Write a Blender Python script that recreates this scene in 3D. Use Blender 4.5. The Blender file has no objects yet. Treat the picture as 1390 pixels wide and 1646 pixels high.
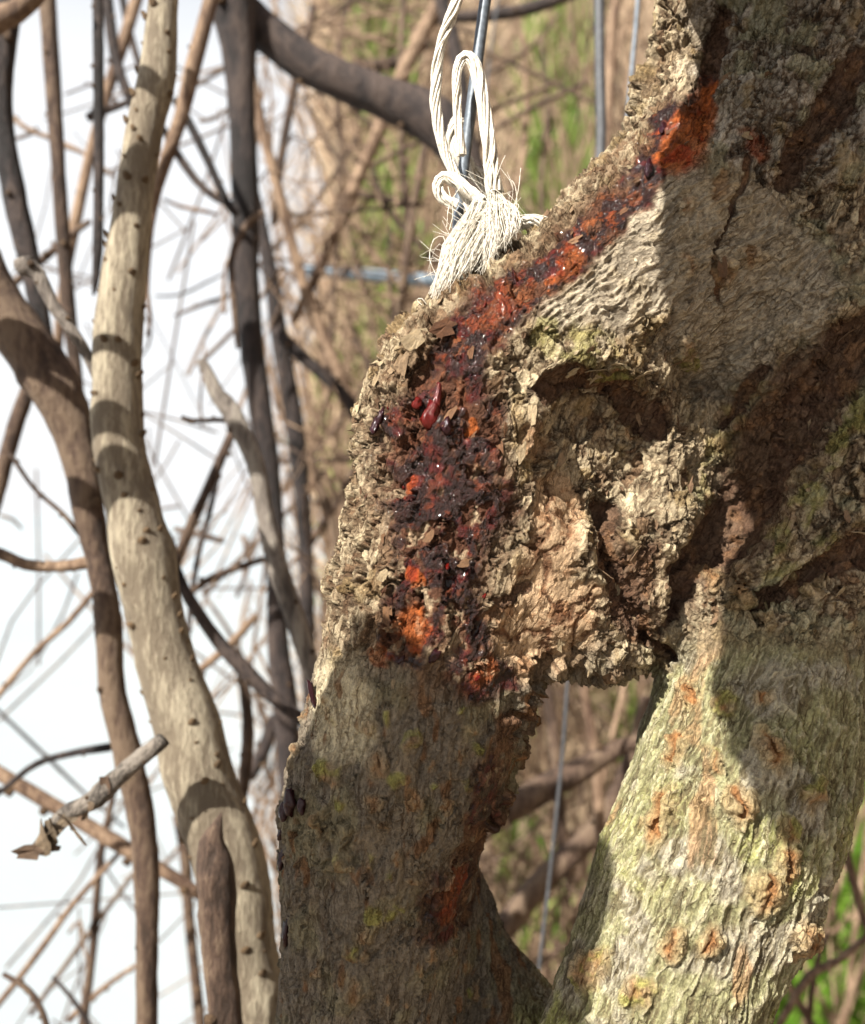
import bpy, math, random
import numpy as np
from mathutils import Vector, Matrix
# ------------------------------------------------------------------ camera, sky, sun, exposure
SC = bpy.context.scene
COL = SC.collection
R = math.radians
K = 2*math.tan(R(23))/1390.0            # metres per reference pixel per metre of depth
FOCUS = 0.338
cam_data = bpy.data.cameras.new('camera')
cam = bpy.data.objects.new('camera', cam_data); COL.objects.link(cam)
cam.location = (0, 0, 0); cam.rotation_euler = (R(90), 0, 0)
cam_data.sensor_fit = 'HORIZONTAL'; cam_data.sensor_width = 36
cam_data.lens = 18/math.tan(R(23)); cam_data.clip_start = 0.01; cam_data.clip_end = 3000
cam_data.dof.use_dof = True; cam_data.dof.focus_distance = FOCUS
cam_data.dof.aperture_fstop = cam_data.lens/4.0      # a 4 mm opening, as on a phone
SC.camera = cam
SUN_DIR = Vector((-0.49, -0.60, 0.67)).normalized()  # towards the sun
elev = math.asin(SUN_DIR.z); azim = math.atan2(SUN_DIR.x, SUN_DIR.y)
w = bpy.data.worlds.new('World'); SC.world = w; w.use_nodes = True
nt = w.node_tree; sky = nt.nodes.new('ShaderNodeTexSky'); sky.sky_type = 'NISHITA'
sky.sun_disc = False; sky.sun_elevation = elev; sky.sun_rotation = azim
sky.air_density = 1.0; sky.dust_density = 4.0; sky.ozone_density = 1.0
bg = nt.nodes['Background']; bg.inputs[1].default_value = 0.05
tcw = nt.nodes.new('ShaderNodeTexCoord'); sx = nt.nodes.new('ShaderNodeSeparateXYZ'); nt.links.new(tcw.outputs['Generated'], sx.inputs[0])
hz = nt.nodes.new('ShaderNodeMapRange'); hz.interpolation_type = 'SMOOTHSTEP'
hz.inputs[1].default_value = 0.66; hz.inputs[2].default_value = 0.36; hz.inputs[3].default_value = 0.0; hz.inputs[4].default_value = 0.92
nt.links.new(sx.outputs[2], hz.inputs[0])
hm = nt.nodes.new('ShaderNodeMix'); hm.data_type = 'RGBA'; nt.links.new(hz.outputs[0], hm.inputs[0])
nt.links.new(sky.outputs[0], hm.inputs[6]); hm.inputs[7].default_value = (7.8, 7.9, 8.0, 1)      # milky haze low in the sky
nt.links.new(hm.outputs[2], bg.inputs[0])
sd = bpy.data.lights.new('sun', 'SUN'); so = bpy.data.objects.new('sun', sd); COL.objects.link(so)
sd.energy = 5.0; sd.angle = R(0.53); sd.color = (1.0, 0.95, 0.86)
so.rotation_euler = SUN_DIR.to_track_quat('Z', 'Y').to_euler()
SC.view_settings.view_transform = 'Standard'; SC.view_settings.look = 'None'
SC.view_settings.exposure = 1.52; SC.view_settings.gamma = 1.0
SC.render.engine = 'CYCLES'; SC.cycles.use_denoising = True
SC.cycles.max_bounces = 6; SC.cycles.diffuse_bounces = 3; SC.cycles.transmission_bounces = 4
SC.cycles.sample_clamp_indirect = 4

# ------------------------------------------------------------------ helpers
rng = np.random.default_rng(7)
random.seed(11)
def P(x, y, D):
    return np.array(((x-695)*K*D, D, -(y-823)*K*D))
def proj(v):
    return 695 + v[:, 0]/(v[:, 1]*K), 823 - v[:, 2]/(v[:, 1]*K)
def srgb(r, g, b):
    f = lambda c: (c/255/12.92) if c < 10.3 else ((c/255+0.055)/1.055)**2.4
    return np.array((f(r), f(g), f(b)))
TBL = rng.random((64, 64, 64)).astype(np.float32)*2-1
def vnoise(p, seed=0):
    p = p.astype(np.float32) + np.float32(seed*17.37)
    i = np.floor(p); f = p-i; i = i.astype(np.int32)
    f = f*f*f*(f*(f*6-15)+10)
    i0 = i & 63; i1 = (i+1) & 63
    x0, y0, z0 = i0.T; x1, y1, z1 = i1.T
    fx, fy, fz = f.T
    a = TBL[x0, y0, z0]*(1-fx)+TBL[x1, y0, z0]*fx
    b = TBL[x0, y1, z0]*(1-fx)+TBL[x1, y1, z0]*fx
    c = TBL[x0, y0, z1]*(1-fx)+TBL[x1, y0, z1]*fx
    d = TBL[x0, y1, z1]*(1-fx)+TBL[x1, y1, z1]*fx
    return (a*(1-fy)+b*fy)*(1-fz)+(c*(1-fy)+d*fy)*fz
def fbm(p, octv=4, seed=0, gain=0.5):
    s = 0; a = 1; n = 0
    for o in range(octv):
        s = s+a*vnoise(p*(2.03**o), seed+o*3); n += a; a *= gain
    return s/n
def warp(p, freq, amp, seed=0, octv=2):
    q = p*freq
    return p+amp*np.stack([fbm(q, octv, seed), fbm(q, octv, seed+5), fbm(q, octv, seed+9)], 1)
def worley(p, seed=0):
    """F1, F2, random id in 0..1 and offset vector to the nearest site"""
    p = p.astype(np.float32); i = np.floor(p).astype(np.int32); f = p-i
    n = len(p); F1 = np.full(n, 9, np.float32); F2 = F1.copy(); idr = np.zeros(n, np.float32); off = np.zeros((n, 3), np.float32)
    for dx in (-1, 0, 1):
        for dy in (-1, 0, 1):
            for dz in (-1, 0, 1):
                c = (i+np.array((dx, dy, dz), np.int32)+seed*7) & 63
                s = np.stack([TBL[c[:, 0], c[:, 1], c[:, 2]], TBL[c[:, 1], c[:, 2], (c[:, 0]+21) & 63], TBL[c[:, 2], (c[:, 0]+11) & 63, c[:, 1]]], 1)*0.5+0.5
                v = s+np.array((dx, dy, dz), np.float32)-f
                d = np.einsum('ij,ij->i', v, v)
                m = d < F1
                F2 = np.where(m, F1, np.minimum(F2, d)); F1 = np.where(m, d, F1)
                off[m] = v[m]; idr[m] = (TBL[(c[m, 0]+31) & 63, c[m, 1], (c[m, 2]+5) & 63]*0.5+0.5)
    return np.sqrt(F1), np.sqrt(F2), idr, off
def smooth(a, b, x):
    t = np.clip((x-a)/(b-a), 0, 1); return t*t*(3-2*t)
def seg_dist(px, py, pts):
    """distance in pixels to a polyline of (x, y, width): returns (distance / width, distance, side)"""
    best = np.full(len(px), 1e9); bd = best.copy(); bs = np.zeros(len(px))
    for (x0, y0, w0), (x1, y1, w1) in zip(pts[:-1], pts[1:]):
        dx, dy = x1-x0, y1-y0; L = dx*dx+dy*dy+1e-9
        h = np.clip(((px-x0)*dx+(py-y0)*dy)/L, 0, 1)
        ex, ey = px-x0-h*dx, py-y0-h*dy
        d = np.hypot(ex, ey); q = d/(w0+(w1-w0)*h)
        m = q < best; best = np.where(m, q, best); bd = np.where(m, d, bd)
        bs = np.where(m, np.sign(dx*ey-dy*ex), bs)
    return best, bd, bs
def mesh_np(name, V, Q, smooth_shade=True, ngons=()):
    me = bpy.data.meshes.new(name); n = Q.shape[1]
    if ngons:
        li = np.concatenate([Q.ravel(), np.array([i for g in ngons for i in g])]); ln = np.array([len(g) for g in ngons])
        st = np.concatenate([np.arange(0, Q.size, n), Q.size+np.concatenate([[0], np.cumsum(ln)[:-1]])])
        me.vertices.add(len(V)); me.vertices.foreach_set('co', np.ascontiguousarray(V, np.float32).ravel())
        me.loops.add(len(li)); me.loops.foreach_set('vertex_index', li.astype(np.int32))
        me.polygons.add(len(st)); me.polygons.foreach_set('loop_start', st.astype(np.int32))
        me.update(calc_edges=True); me.polygons.foreach_set('use_smooth', np.full(len(st), smooth_shade)); return me
    me.vertices.add(len(V)); me.vertices.foreach_set('co', np.ascontiguousarray(V, np.float32).ravel())
    me.loops.add(Q.size); me.loops.foreach_set('vertex_index', np.ascontiguousarray(Q, np.int32).ravel())
    me.polygons.add(len(Q)); me.polygons.foreach_set('loop_start', np.arange(0, Q.size, n, dtype=np.int32))
    me.update(calc_edges=True); me.validate()
    me.polygons.foreach_set('use_smooth', np.full(len(me.polygons), smooth_shade))
    return me
def obj(name, me, mat=None, parent=None, label=None, cat=None, group=None, kind=None):
    o = bpy.data.objects.new(name, me); COL.objects.link(o)
    if mat and me is not None and not me.materials: me.materials.append(mat)
    if parent: o.parent = parent
    if label: o['label'] = label
    if cat: o['category'] = cat
    if group: o['group'] = group
    if kind: o['kind'] = kind
    return o
def set_col(me, cols, name='Col'):
    a = me.color_attributes.new(name, 'FLOAT_COLOR', 'POINT')
    c = np.ones((len(me.vertices), 4), np.float32); c[:, :cols.shape[1]] = cols
    a.data.foreach_set('color', c.ravel())
def vnormals(V, Q):
    a, b, c, d = (V[Q[:, i]] for i in range(4))
    fn = np.cross(c-a, d-b)
    N = np.zeros_like(V)
    for i in range(4):
        for k in range(3): N[:, k] += np.bincount(Q[:, i], fn[:, k], len(V))
    return N/(np.linalg.norm(N, axis=1, keepdims=True)+1e-12)
def subdivide(V, Q):
    n = len(V); E = np.concatenate([Q[:, [i, (i+1) % 4]] for i in range(4)])
    Es = np.sort(E, 1); key = Es[:, 0].astype(np.int64)*n+Es[:, 1]
    u, first, inv = np.unique(key, return_index=True, return_inverse=True)
    mid = (V[Es[first, 0]]+V[Es[first, 1]])/2; fc = V[Q].mean(1); m = len(Q)
    em = (n+inv).reshape(4, m).T; f = (n+len(u)+np.arange(m))
    NQ = np.concatenate([np.stack([Q[:, i], em[:, i], f, em[:, (i+3) % 4]], 1) for i in range(4)])
    return np.concatenate([V, mid, fc]), NQ
def subdivide_front(V, Q, sel):
    """split the chosen quads in four; their neighbours become polygons that share the new edge points"""
    n = len(V); E = np.concatenate([Q[:, [i, (i+1) % 4]] for i in range(4)]); m = len(Q)
    Es = np.sort(E, 1); key = Es[:, 0].astype(np.int64)*n+Es[:, 1]
    u, first, inv = np.unique(key, return_index=True, return_inverse=True)
    need = np.zeros(len(u), bool); need[inv.reshape(4, m)[:, sel].ravel()] = True
    eid = np.full(len(u), -1, np.int64); eid[need] = n+np.arange(need.sum())
    k = first[need]; mid = (V[Es[k, 0]]+V[Es[k, 1]])/2
    fc = V[Q[sel]].mean(1); em = eid[inv].reshape(4, m).T
    f = n+len(mid)+np.arange(len(fc)); qs = Q[sel]; es = em[sel]
    fine = np.concatenate([np.stack([qs[:, i], es[:, i], f, es[:, (i+3) % 4]], 1) for i in range(4)])
    rest = Q[~sel]; er = em[~sel]; plain = (er < 0).all(1)
    ngons = []
    for q, e in zip(rest[~plain].tolist(), er[~plain].tolist()):
        g = []
        for i in range(4):
            g.append(q[i])
            if e[i] >= 0: g.append(e[i])
        ngons.append(g)
    return np.concatenate([V, mid, fc]), np.concatenate([fine, rest[plain]]), ngons
def laplace(V, Q, it=1, lam=0.5):
    for _ in range(it):
        S = np.zeros_like(V); C = np.zeros(len(V))
        for i in range(4):
            for j in (1, 3):
                t = Q[:, (i+j) % 4]
                C += np.bincount(Q[:, i], minlength=len(V))
                for k in range(3): S[:, k] += np.bincount(Q[:, i], V[t, k], len(V))
        V = V+lam*(S/np.maximum(C, 1)[:, None]-V)
    return V
def surface_nets(vol, org, h):
    nx, ny, nz = vol.shape; s = vol < 0
    cs = np.zeros((nx-1, ny-1, nz-1), np.int8)
    corners = [(a, b, c) for a in (0, 1) for b in (0, 1) for c in (0, 1)]
    for a, b, c in corners: cs += s[a:nx-1+a, b:ny-1+b, c:nz-1+c]
    I = np.argwhere((cs > 0) & (cs < 8)); vid = np.full(cs.shape, -1, np.int32); vid[tuple(I.T)] = np.arange(len(I))
    acc = np.zeros((len(I), 3)); cnt = np.zeros(len(I))
    for c0 in corners:
        for ax in range(3):
            if c0[ax]: continue
            c1 = list(c0); c1[ax] = 1
            v0 = vol[tuple((I+c0).T)]; v1 = vol[tuple((I+c1).T)]; m = (v0 < 0) != (v1 < 0)
            t = np.where(m, v0/np.where(m, v0-v1, 1), 0)
            pt = np.tile(np.array(c0, float), (len(I), 1)); pt[:, ax] = t
            acc += pt*m[:, None]; cnt += m
    V = (I+acc/cnt[:, None])*h+org; quads = []
    for ax in range(3):
        sl0 = [slice(1, -1)]*3; sl1 = [slice(1, -1)]*3
        sl0[ax] = slice(0, -1); sl1[ax] = slice(1, None)
        a = s[tuple(sl0)]; b = s[tuple(sl1)]
        J = np.argwhere(a != b); flip = a[tuple(J.T)]
        base = J.copy()
        for k in range(3):
            if k != ax: base[:, k] += 1
        u, v = [(1, 2), (2, 0), (0, 1)][ax]
        def cid(du, dv):
            q = base.copy(); q[:, u] -= du; q[:, v] -= dv; return vid[tuple(q.T)]
        q = np.stack([cid(1, 1), cid(0, 1), cid(0, 0), cid(1, 0)], 1)
        q[~flip] = q[~flip][:, ::-1]; quads.append(q)
    return V, np.concatenate(quads)
def node_mat(name):
    m = bpy.data.materials.new(name); m.use_nodes = True
    nt = m.node_tree; b = nt.nodes['Principled BSDF']; return m, nt, b
def nn(nt, t, **kw):
    n = nt.nodes.new(t)
    for k, v in kw.items():
        if k in n.inputs: n.inputs[k].default_value = v
        else: setattr(n, k, v)
    return n
def ramp(nt, stops):
    r = nt.nodes.new('ShaderNodeValToRGB'); e = r.color_ramp.elements
    while len(e) > 1: e.remove(e[-1])
    e[0].position = stops[0][0]; e[0].color = (*stops[0][1], 1)
    for p, c in stops[1:]:
        k = e.new(p); k.color = (*c, 1)
    return r
# ------------------------------------------------------------------ materials
def bark_attr_mat():
    m, nt, b = node_mat('trunk_bark'); L = nt.links.new
    at = nn(nt, 'ShaderNodeAttribute', attribute_name='Col'); aw = nn(nt, 'ShaderNodeAttribute', attribute_name='Wet'); af = nn(nt, 'ShaderNodeAttribute', attribute_name='Fib')
    tc = nn(nt, 'ShaderNodeTexCoord')
    n1 = nn(nt, 'ShaderNodeTexNoise', Scale=1000, Detail=6, Roughness=0.7); L(tc.outputs['Object'], n1.inputs['Vector'])
    nw = nn(nt, 'ShaderNodeTexNoise', Scale=260, Detail=3, Roughness=0.6); L(tc.outputs['Object'], nw.inputs['Vector'])
    ws = nn(nt, 'ShaderNodeVectorMath', operation='SCALE'); ws.inputs['Scale'].default_value = 0.0035; L(nw.outputs['Color'], ws.inputs[0])
    wa = nn(nt, 'ShaderNodeVectorMath', operation='ADD'); L(af.outputs['Vector'], wa.inputs[0]); L(ws.outputs[0], wa.inputs[1])
    def aniso(sa, sc):
        v = nn(nt, 'ShaderNodeVectorMath', operation='MULTIPLY'); v.inputs[1].default_value = (sa, sc, sc); L(wa.outputs[0], v.inputs[0]); return v
    fb = nn(nt, 'ShaderNodeTexNoise', Scale=1, Detail=5, Roughness=0.65); L(aniso(220, 1150).outputs[0], fb.inputs['Vector'])
    vo = nn(nt, 'ShaderNodeTexVoronoi', feature='DISTANCE_TO_EDGE', Scale=1); L(aniso(48, 330).outputs[0], vo.inputs['Vector'])
    ck = nn(nt, 'ShaderNodeMapRange'); ck.interpolation_type = 'SMOOTHSTEP'; ck.inputs[1].default_value = 0.0; ck.inputs[2].default_value = 0.11; L(vo.outputs['Distance'], ck.inputs[0])
    nm_ = nn(nt, 'ShaderNodeTexNoise', Scale=85, Detail=3); L(tc.outputs['Object'], nm_.inputs['Vector'])
    km = nn(nt, 'ShaderNodeMapRange'); km.inputs[1].default_value = 0.42; km.inputs[2].default_value = 0.62; km.inputs[3].default_value = 0.75; km.inputs[4].default_value = 0.0; L(nm_.outputs[0], km.inputs[0])
    kx = nn(nt, 'ShaderNodeMath', operation='MAXIMUM'); L(ck.outputs[0], kx.inputs[0]); L(km.outputs[0], kx.inputs[1]); ck = kx
    r1 = ramp(nt, [(0.3, (0.5, 0.47, 0.43)), (0.5, (1, 1, 1)), (0.7, (1.4, 1.36, 1.28))]); L(n1.outputs[0], r1.inputs[0])
    r2 = ramp(nt, [(0.32, (0.42, 0.37, 0.32)), (0.5, (1, 1, 1)), (0.68, (1.35, 1.33, 1.27))]); L(fb.outputs[0], r2.inputs[0])
    r3 = ramp(nt, [(0.0, (0.36, 0.30, 0.25)), (1.0, (1, 1, 1))]); L(ck.outputs[0], r3.inputs[0])
    prev = at.outputs['Color']
    for r_, f in ((r1, .75), (r2, .85), (r3, .8)):
        mx = nn(nt, 'ShaderNodeMix', data_type='RGBA', blend_type='MULTIPLY'); mx.inputs[0].default_value = f; L(prev, mx.inputs[6]); L(r_.outputs[0], mx.inputs[7]); prev = mx.outputs[2]
    L(prev, b.inputs['Base Color'])
    sp = nn(nt, 'ShaderNodeSeparateColor'); L(aw.outputs['Color'], sp.inputs[0])
    mr = nn(nt, 'ShaderNodeMapRange'); mr.inputs[3].default_value = 0.82; mr.inputs[4].default_value = 0.42; L(sp.outputs[0], mr.inputs[0]); L(mr.outputs[0], b.inputs['Roughness'])
    cw = nn(nt, 'ShaderNodeMath', operation='MULTIPLY'); cw.inputs[1].default_value = 0.36; L(sp.outputs[0], cw.inputs[0]); L(cw.outputs[0], b.inputs['Coat Weight']); b.inputs['Coat Roughness'].default_value = 0.05; b.inputs['Specular IOR Level'].default_value = 0.15
    a1 = nn(nt, 'ShaderNodeMath', operation='MULTIPLY_ADD'); a1.inputs[1].default_value = 1.1; L(fb.outputs[0], a1.inputs[0]); L(n1.outputs[0], a1.inputs[2])
    a2 = nn(nt, 'ShaderNodeMath', operation='MULTIPLY_ADD'); a2.inputs[1].default_value = 0.55; L(ck.outputs[0], a2.inputs[0]); L(a1.outputs[0], a2.inputs[2])
    bp = nn(nt, 'ShaderNodeBump', Strength=0.9, Distance=0.0011); L(a2.outputs[0], bp.inputs['Height']); L(bp.outputs[0], b.inputs['Normal'])
    return m
M = {'trunk': bark_attr_mat()}
def twig_mat(name, dark, mid, light, scale=60, stretch=0.25, bump=0.9, rough=0.75):
    m, nt, b = node_mat(name); tc = nn(nt, 'ShaderNodeTexCoord'); mp = nn(nt, 'ShaderNodeMapping'); mp.inputs['Scale'].default_value = (1, 1, stretch)
    nt.links.new(tc.outputs['Object'], mp.inputs[0])
    n1 = nn(nt, 'ShaderNodeTexNoise', Scale=scale, Detail=6, Roughness=0.65); nt.links.new(mp.outputs[0], n1.inputs['Vector'])
    n2 = nn(nt, 'ShaderNodeTexNoise', Scale=scale*6, Detail=6, Roughness=0.7); nt.links.new(mp.outputs[0], n2.inputs['Vector'])
    oi = nn(nt, 'ShaderNodeObjectInfo')
    mm = nn(nt, 'ShaderNodeMath', operation='MULTIPLY_ADD'); mm.inputs[1].default_value = 0.16; mm.inputs[2].default_value = -0.08
    nt.links.new(oi.outputs['Random'], mm.inputs[0])
    aa = nn(nt, 'ShaderNodeMath', operation='ADD'); nt.links.new(mm.outputs[0], aa.inputs[0])
    bb = nn(nt, 'ShaderNodeMath', operation='MULTIPLY_ADD'); bb.inputs[1].default_value = 0.8
    nt.links.new(n2.outputs[0], bb.inputs[0]); nt.links.new(n1.outputs[0], bb.inputs[2])
    b2 = nn(nt, 'ShaderNodeMath', operation='SUBTRACT'); b2.inputs[1].default_value = 0.4; nt.links.new(bb.outputs[0], b2.inputs[0])
    nt.links.new(b2.outputs[0], aa.inputs[1])
    rp = ramp(nt, [(0.36, dark), (0.5, mid), (0.64, light)]); nt.links.new(aa.outputs[0], rp.inputs[0])
    nt.links.new(rp.outputs[0], b.inputs['Base Color']); b.inputs['Roughness'].default_value = rough; b.inputs['Specular IOR Level'].default_value = 0.3
    bp = nn(nt, 'ShaderNodeBump', Strength=bump, Distance=0.004); nt.links.new(bb.outputs[0], bp.inputs['Height']); nt.links.new(bp.outputs[0], b.inputs['Normal'])
    return m
M['pale'] = twig_mat('pale_branch_bark', (0.15, 0.12, 0.085), (0.275, 0.235, 0.17), (0.37, 0.325, 0.24), 75, 0.22)
M['brown'] = twig_mat('brown_branch_bark', (0.03, 0.018, 0.012), (0.07, 0.043, 0.03), (0.13, 0.09, 0.06), 60, 0.3)
M['dark'] = twig_mat('dark_branch_bark', (0.010, 0.008, 0.008), (0.026, 0.019, 0.018), (0.06, 0.043, 0.036), 60, 0.3)
M['tan'] = twig_mat('tan_twig_bark', (0.07, 0.04, 0.026), (0.155, 0.1, 0.065), (0.26, 0.18, 0.12), 60, 0.3)
M['grey'] = twig_mat('grey_weathered_wood', (0.07, 0.058, 0.05), (0.17, 0.145, 0.125), (0.29, 0.26, 0.22), 80, 0.2)
M['dead'] = twig_mat('dead_grey_bark', (0.03, 0.025, 0.022), (0.10, 0.085, 0.072), (0.22, 0.19, 0.16), 110, 0.5)
M['pore'] = twig_mat('pore_crust', (0.10, 0.06, 0.03), (0.2, 0.13, 0.07), (0.3, 0.2, 0.11), 2, 1)
M['bud'] = twig_mat('bud_scales', (0.05, 0.028, 0.016), (0.11, 0.066, 0.036), (0.19, 0.12, 0.065), 2, 1)
def flake_mat():
    m, nt, b = node_mat('bark_flake_face'); tc = nn(nt, 'ShaderNodeTexCoord'); oi = nn(nt, 'ShaderNodeObjectInfo')
    n1 = nn(nt, 'ShaderNodeTexNoise', Scale=3.5, Detail=7, Roughness=0.7); nt.links.new(tc.outputs['Object'], n1.inputs['Vector'])
    r0 = ramp(nt, [(0.0, (0.10, 0.055, 0.03)), (0.3, (0.2, 0.135, 0.085)), (0.55, (0.3, 0.235, 0.15)), (0.8, (0.25, 0.2, 0.13)), (1.0, (0.36, 0.3, 0.2))])
    nt.links.new(oi.outputs['Random'], r0.inputs[0])
    mu = nn(nt, 'ShaderNodeMix', data_type='RGBA', blend_type='MULTIPLY'); mu.inputs[0].default_value = 0.9
    oc = nn(nt, 'ShaderNodeMix', data_type='RGBA', blend_type='MULTIPLY'); oc.inputs[0].default_value = 1
    nt.links.new(r0.outputs[0], oc.inputs[6]); nt.links.new(oi.outputs['Color'], oc.inputs[7])
    r1 = ramp(nt, [(0.3, (0.45, 0.42, 0.4)), (0.5, (1, 1, 1)), (0.7, (1.35, 1.3, 1.2))]); nt.links.new(n1.outputs[0], r1.inputs[0])
    nt.links.new(oc.outputs[2], mu.inputs[6]); nt.links.new(r1.outputs[0], mu.inputs[7]); nt.links.new(mu.outputs[2], b.inputs['Base Color'])
    b.inputs['Roughness'].default_value = 0.8; b.inputs['Specular IOR Level'].default_value = 0.3
    bp = nn(nt, 'ShaderNodeBump', Strength=0.7, Distance=0.0008); nt.links.new(n1.outputs[0], bp.inputs['Height']); nt.links.new(bp.outputs[0], b.inputs['Normal'])
    return m
M['flake'] = flake_mat()
def gum_mat(name, c, tr):
    m, nt, b = node_mat(name); tc = nn(nt, 'ShaderNodeTexCoord')
    n1 = nn(nt, 'ShaderNodeTexNoise', Scale=350, Detail=3); nt.links.new(tc.outputs['Object'], n1.inputs['Vector'])
    r = ramp(nt, [(0.35, tuple(x*0.5 for x in c)), (0.65, c)]); nt.links.new(n1.outputs[0], r.inputs[0]); nt.links.new(r.outputs[0], b.inputs['Base Color'])
    b.inputs['Roughness'].default_value = 0.07; b.inputs['Specular IOR Level'].default_value = 0.35; b.inputs['IOR'].default_value = 1.45
    bp = nn(nt, 'ShaderNodeBump', Strength=0.25, Distance=0.0008); nt.links.new(n1.outputs[0], bp.inputs['Height']); nt.links.new(bp.outputs[0], b.inputs['Normal'])
    return m
M['gum'] = gum_mat('red_gum', (0.085, 0.005, 0.003), 0.0)
M['gum_dark'] = gum_mat('dark_gum', (0.022, 0.004, 0.006), 0.0)
M['gum_amber'] = gum_mat('amber_gum', (0.38, 0.11, 0.015), 0.0)

# ------------------------------------------------------------------ the big trunk: limbs joined into one body
CH = [  # chains of (x px, y px, depth, radius px)
 [(560, 2020, .375, 160), (590, 1750, .372, 150), (598, 1550, .368, 145), (602, 1432, .366, 153), (618, 1314, .364, 168), (656, 1200, .362, 172), (684, 1090, .360, 172), (704, 950, .360, 172), (718, 800, .359, 152), (727, 710, .359, 156), (752, 630, .360, 150), (800, 600, .363, 156), (900, 545, .366, 158), (1010, 450, .370, 165), (1120, 345, .378, 172), (1240, 200, .390, 190), (1292, 60, .394, 198), (1296, -200, .395, 205)],
 [(1262, 330, .392, 230), (1330, 540, .402, 262), (1345, 740, .402, 255), (1290, 880, .398, 200), (1245, 980, .388, 165), (1222, 1120, .376, 168), (1184, 1280, .366, 174), (1112, 1460, .358, 168), (1046, 1646, .352, 158), (960, 1900, .348, 175), (900, 2050, .348, 180)],
 [(850, 720, .367, 140), (852, 860, .3645, 150), (872, 950, .3645, 132), (945, 962, .370, 118)],
 [(950, 760, .378, 120), (965, 880, .374, 125), (960, 955, .372, 116)],
 [(1470, 520, .375, 95), (1400, 690, .368, 92), (1335, 830, .366, 80), (1235, 955, .368, 58)],
 [(1480, 930, .385, 95), (1350, 985, .378, 85), (1250, 1010, .376, 60)],
 [(670, 1400, .392, 90), (745, 1540, .395, 82), (830, 1650, .40, 84), (960, 1850, .41, 95), (1040, 2020, .41, 95)],
 [(1000, 700, .385, 120), (1010, 820, .384, 120), (1090, 920, .386, 120), (1150, 960, .386, 120)],
 [(1075, 150, .374, 28), (1090, 60, .378, 42), (1110, -60, .382, 46)],
]
HG = 0.00175
g0 = np.array((-0.092, 0.29, -0.222)); g1 = np.array((0.242, 0.475, 0.222))
gn = np.ceil((g1-g0)/HG).astype(int)
ax_ = [(g0[i]+np.arange(gn[i])*HG).astype(np.float32) for i in range(3)]
vol = np.full(gn, 0.05, np.float32)
for ch in CH:
    cv = np.full(gn, 0.05, np.float32)
    pts = [(P(x, y, D), r*K*D) for x, y, D, r in ch]
    for (a, ra), (b, rb) in zip(pts[:-1], pts[1:]):
        lo = np.minimum(a-ra, b-rb)-0.022; hi = np.maximum(a+ra, b+rb)+0.022
        s = [slice(max(0, int((lo[i]-g0[i])/HG)), max(0, min(gn[i], int((hi[i]-g0[i])/HG)+1))) for i in range(3)]
        if any(q.stop <= q.start for q in s): continue
        X = ax_[0][s[0]][:, None, None]; Y = ax_[1][s[1]][None, :, None]; Z = ax_[2][s[2]][None, None, :]
        ab = b-a; h = np.clip(((X-a[0])*ab[0]+(Y-a[1])*ab[1]+(Z-a[2])*ab[2])/(ab@ab), 0, 1)
        d = np.sqrt((X-a[0]-h*ab[0])**2+(Y-a[1]-h*ab[1])**2+(Z-a[2]-h*ab[2])**2)-(ra+(rb-ra)*h)
        cv[tuple(s)] = np.minimum(cv[tuple(s)], d)
    k = 0.014; hh = np.clip(0.5+0.5*(cv-vol)/k, 0, 1)
    vol = cv*(1-hh)+vol*hh-k*hh*(1-hh)
V, Q = surface_nets(vol, g0, HG)
V = laplace(V, Q, 4)
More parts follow.
